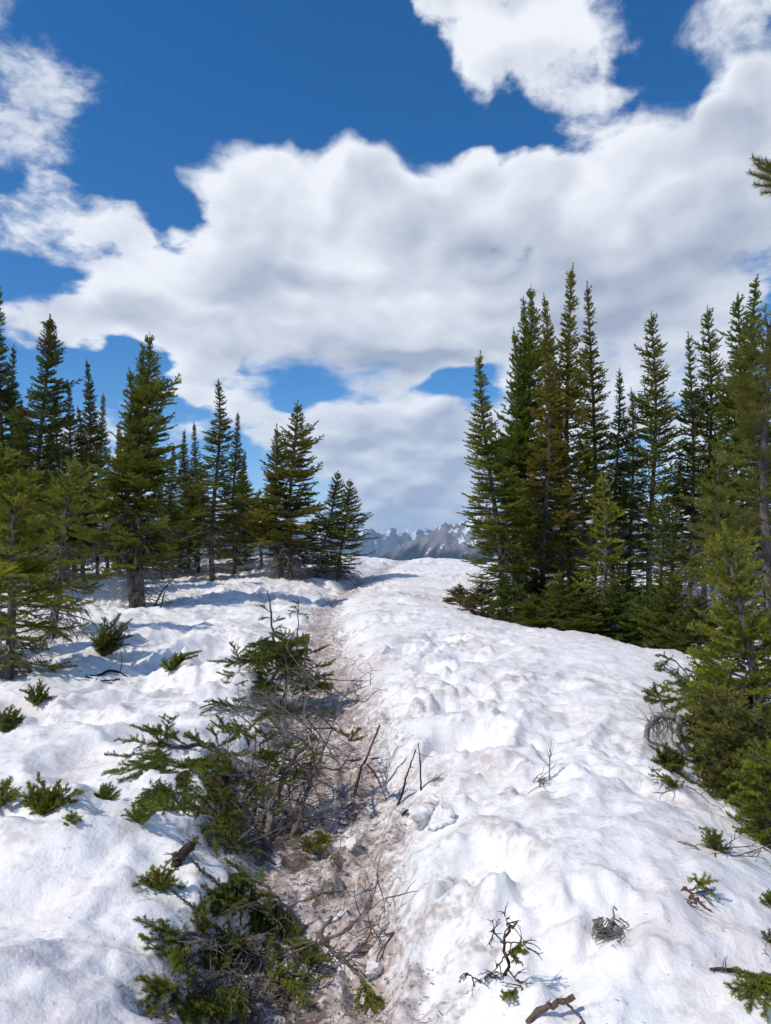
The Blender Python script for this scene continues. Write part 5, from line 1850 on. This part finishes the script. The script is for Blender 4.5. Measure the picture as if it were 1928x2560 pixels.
# ------------------------------------------------------------------ loose snow chunks
def chunk(px, py, r, seed, label, name='snow_chunk', sq=.8):
    """A broken lump: a blunt many-sided block with crumbly faces, sunk a little into the snow."""
    c = on(px, py, r * .18)
    n1, n2 = 26, 36
    th = np.linspace(0.001, math.pi - .001, n1)[:, None] + np.zeros((1, n2))
    ph = np.zeros((n1, 1)) + np.linspace(0, 2 * math.pi, n2, endpoint=False)[None, :]
    u = np.stack([np.sin(th) * np.cos(ph), np.sin(th) * np.sin(ph), np.cos(th)], -1).reshape(-1, 3)
    rg = np.random.default_rng(seed)
    nn = rg.normal(0, 1, (11, 3)); nn /= np.linalg.norm(nn, axis=1)[:, None]
    dd = rg.uniform(.55, 1.05, 11)
    q = np.maximum(u @ nn.T, 1e-3) / dd[None, :]
    rr = (np.sum(q ** 4, axis=1)) ** (-1 / 4.)
    rr = r * np.clip(rr, .3, 1.35) * (1 + .30 * perlin(u[:, 0] * 4 + seed, u[:, 2] * 4 + u[:, 1] * 3, seed + 3) + .12 * perlin(u[:, 0] * 9 + seed, u[:, 2] * 9 + u[:, 1] * 7, seed + 4))
    V = u * rr[:, None] * np.array([1.1, .9, sq])
    i = np.arange(n1 - 1)[:, None] * n2 + np.arange(n2)[None, :]
    j = np.arange(n1 - 1)[:, None] * n2 + (np.arange(n2)[None, :] + 1) % n2
    F = np.stack([i, i + n2, j + n2, j], -1).reshape(-1, 4)
    o = mesh_np(name, V, F, M_SNOW, attrs={'dirt': np.full(len(V), .12), 'duff': np.zeros(len(V)), 'grime': np.zeros(len(V))}, smooth=True)
    o.location = c
    o.rotation_euler = (rg.uniform(-.3, .3), rg.uniform(-.3, .3), seed)
    tag(o, label, 'snow chunk', 'loose snow chunks along the trail')


for i, (px, py, r, lb) in enumerate([(1062, 2045, .075, 'largest pale snow chunk below the upright dark stick'), (1098, 2055, .055, 'snow chunk right beside the largest one'), (1080, 2010, .06, 'snow chunk perched behind the largest one'),
                                     (876, 2128, .042, 'single angular snow chunk in the dirty trough'), (955, 1905, .04, 'snow chunk behind the brown forked stick'), (940, 2440, .04, 'small snow chunk low on the dirty trail'),
                                     (840, 2420, .035, 'snow crumb under the forked bare branch')]):
    chunk(px, py, r, 3 + i * 7, lb)


# ------------------------------------------------------------------ needle litter and crumbs
def litter(name, label, n, fn, mat, L=(.015, .05), W=(.0012, .003), lift=.003):
    r = np.random.default_rng(len(label))
    X, Y = fn(r, n)
    Z = hfast(X, Y) + lift
    a = r.uniform(0, 2 * math.pi, len(X))
    tilt = r.normal(0, .15, len(X))
    ln = r.uniform(*L, len(X)); wd = r.uniform(*W, len(X))
    d = np.stack([np.cos(a), np.sin(a), tilt], 1) * ln[:, None] * .5
    s = np.stack([-np.sin(a), np.cos(a), 0 * a], 1) * wd[:, None]
    c = np.stack([X, Y, Z], 1)
    up = np.stack([0 * a, 0 * a, wd * 1.6], 1)
    V = np.stack([c - d - s, c - d + s, c + d, c - d * .2 + up], 1).reshape(-1, 3)
    k = np.arange(len(X))[:, None] * 4
    F = np.concatenate([k + np.array([0, 2, 3]), k + np.array([2, 1, 3]), k + np.array([0, 1, 2]), k + np.array([1, 0, 3])], 0)
    o = mesh_np(name, V, F, mat)
    tag(o, label, kind='stuff')


def in_trough(r, n):
    poly = np.array(TROUGH)
    X = r.uniform(poly[:, 0].min() - .3, poly[:, 0].max() + .3, n * 3); Y = 1.6 + r.random(n * 3) ** 1.4 * 7.0
    sd = trough_sd(X, Y)
    clump = fbm(X / .25, Y / .25, 3, 5)
    m = (sd > -.06) & (clump + .35 * r.normal(0, 1, n * 3) + np.minimum(sd, .2) * 2.0 > .10)
    return X[m][:n], Y[m][:n]


def on_snow(r, n):
    Y = 1.6 + r.random(n) ** 1.8 * 12
    X = r.uniform(-.62, .58, n) * Y
    clump = fbm(X / .6, Y / .6, 3, 6)
    m = clump + .3 * r.normal(0, 1, n) > .25
    return X[m], Y[m]


litter('needle_litter', 'brown needles and twig bits strewn over the dirty trail', 8000, in_trough, M_BROWN, L=(.008, .045), W=(.0008, .0020))
litter('bark_litter', 'dark bark crumbs and needles strewn over the dirty trail', 3000, in_trough, M_BROWN, L=(.005, .014), W=(.0012, .003))
litter('snow_litter', 'scattered dark needles on the open snow', 5000, on_snow, M_BROWN, L=(.006, .018), W=(.0005, .0013))
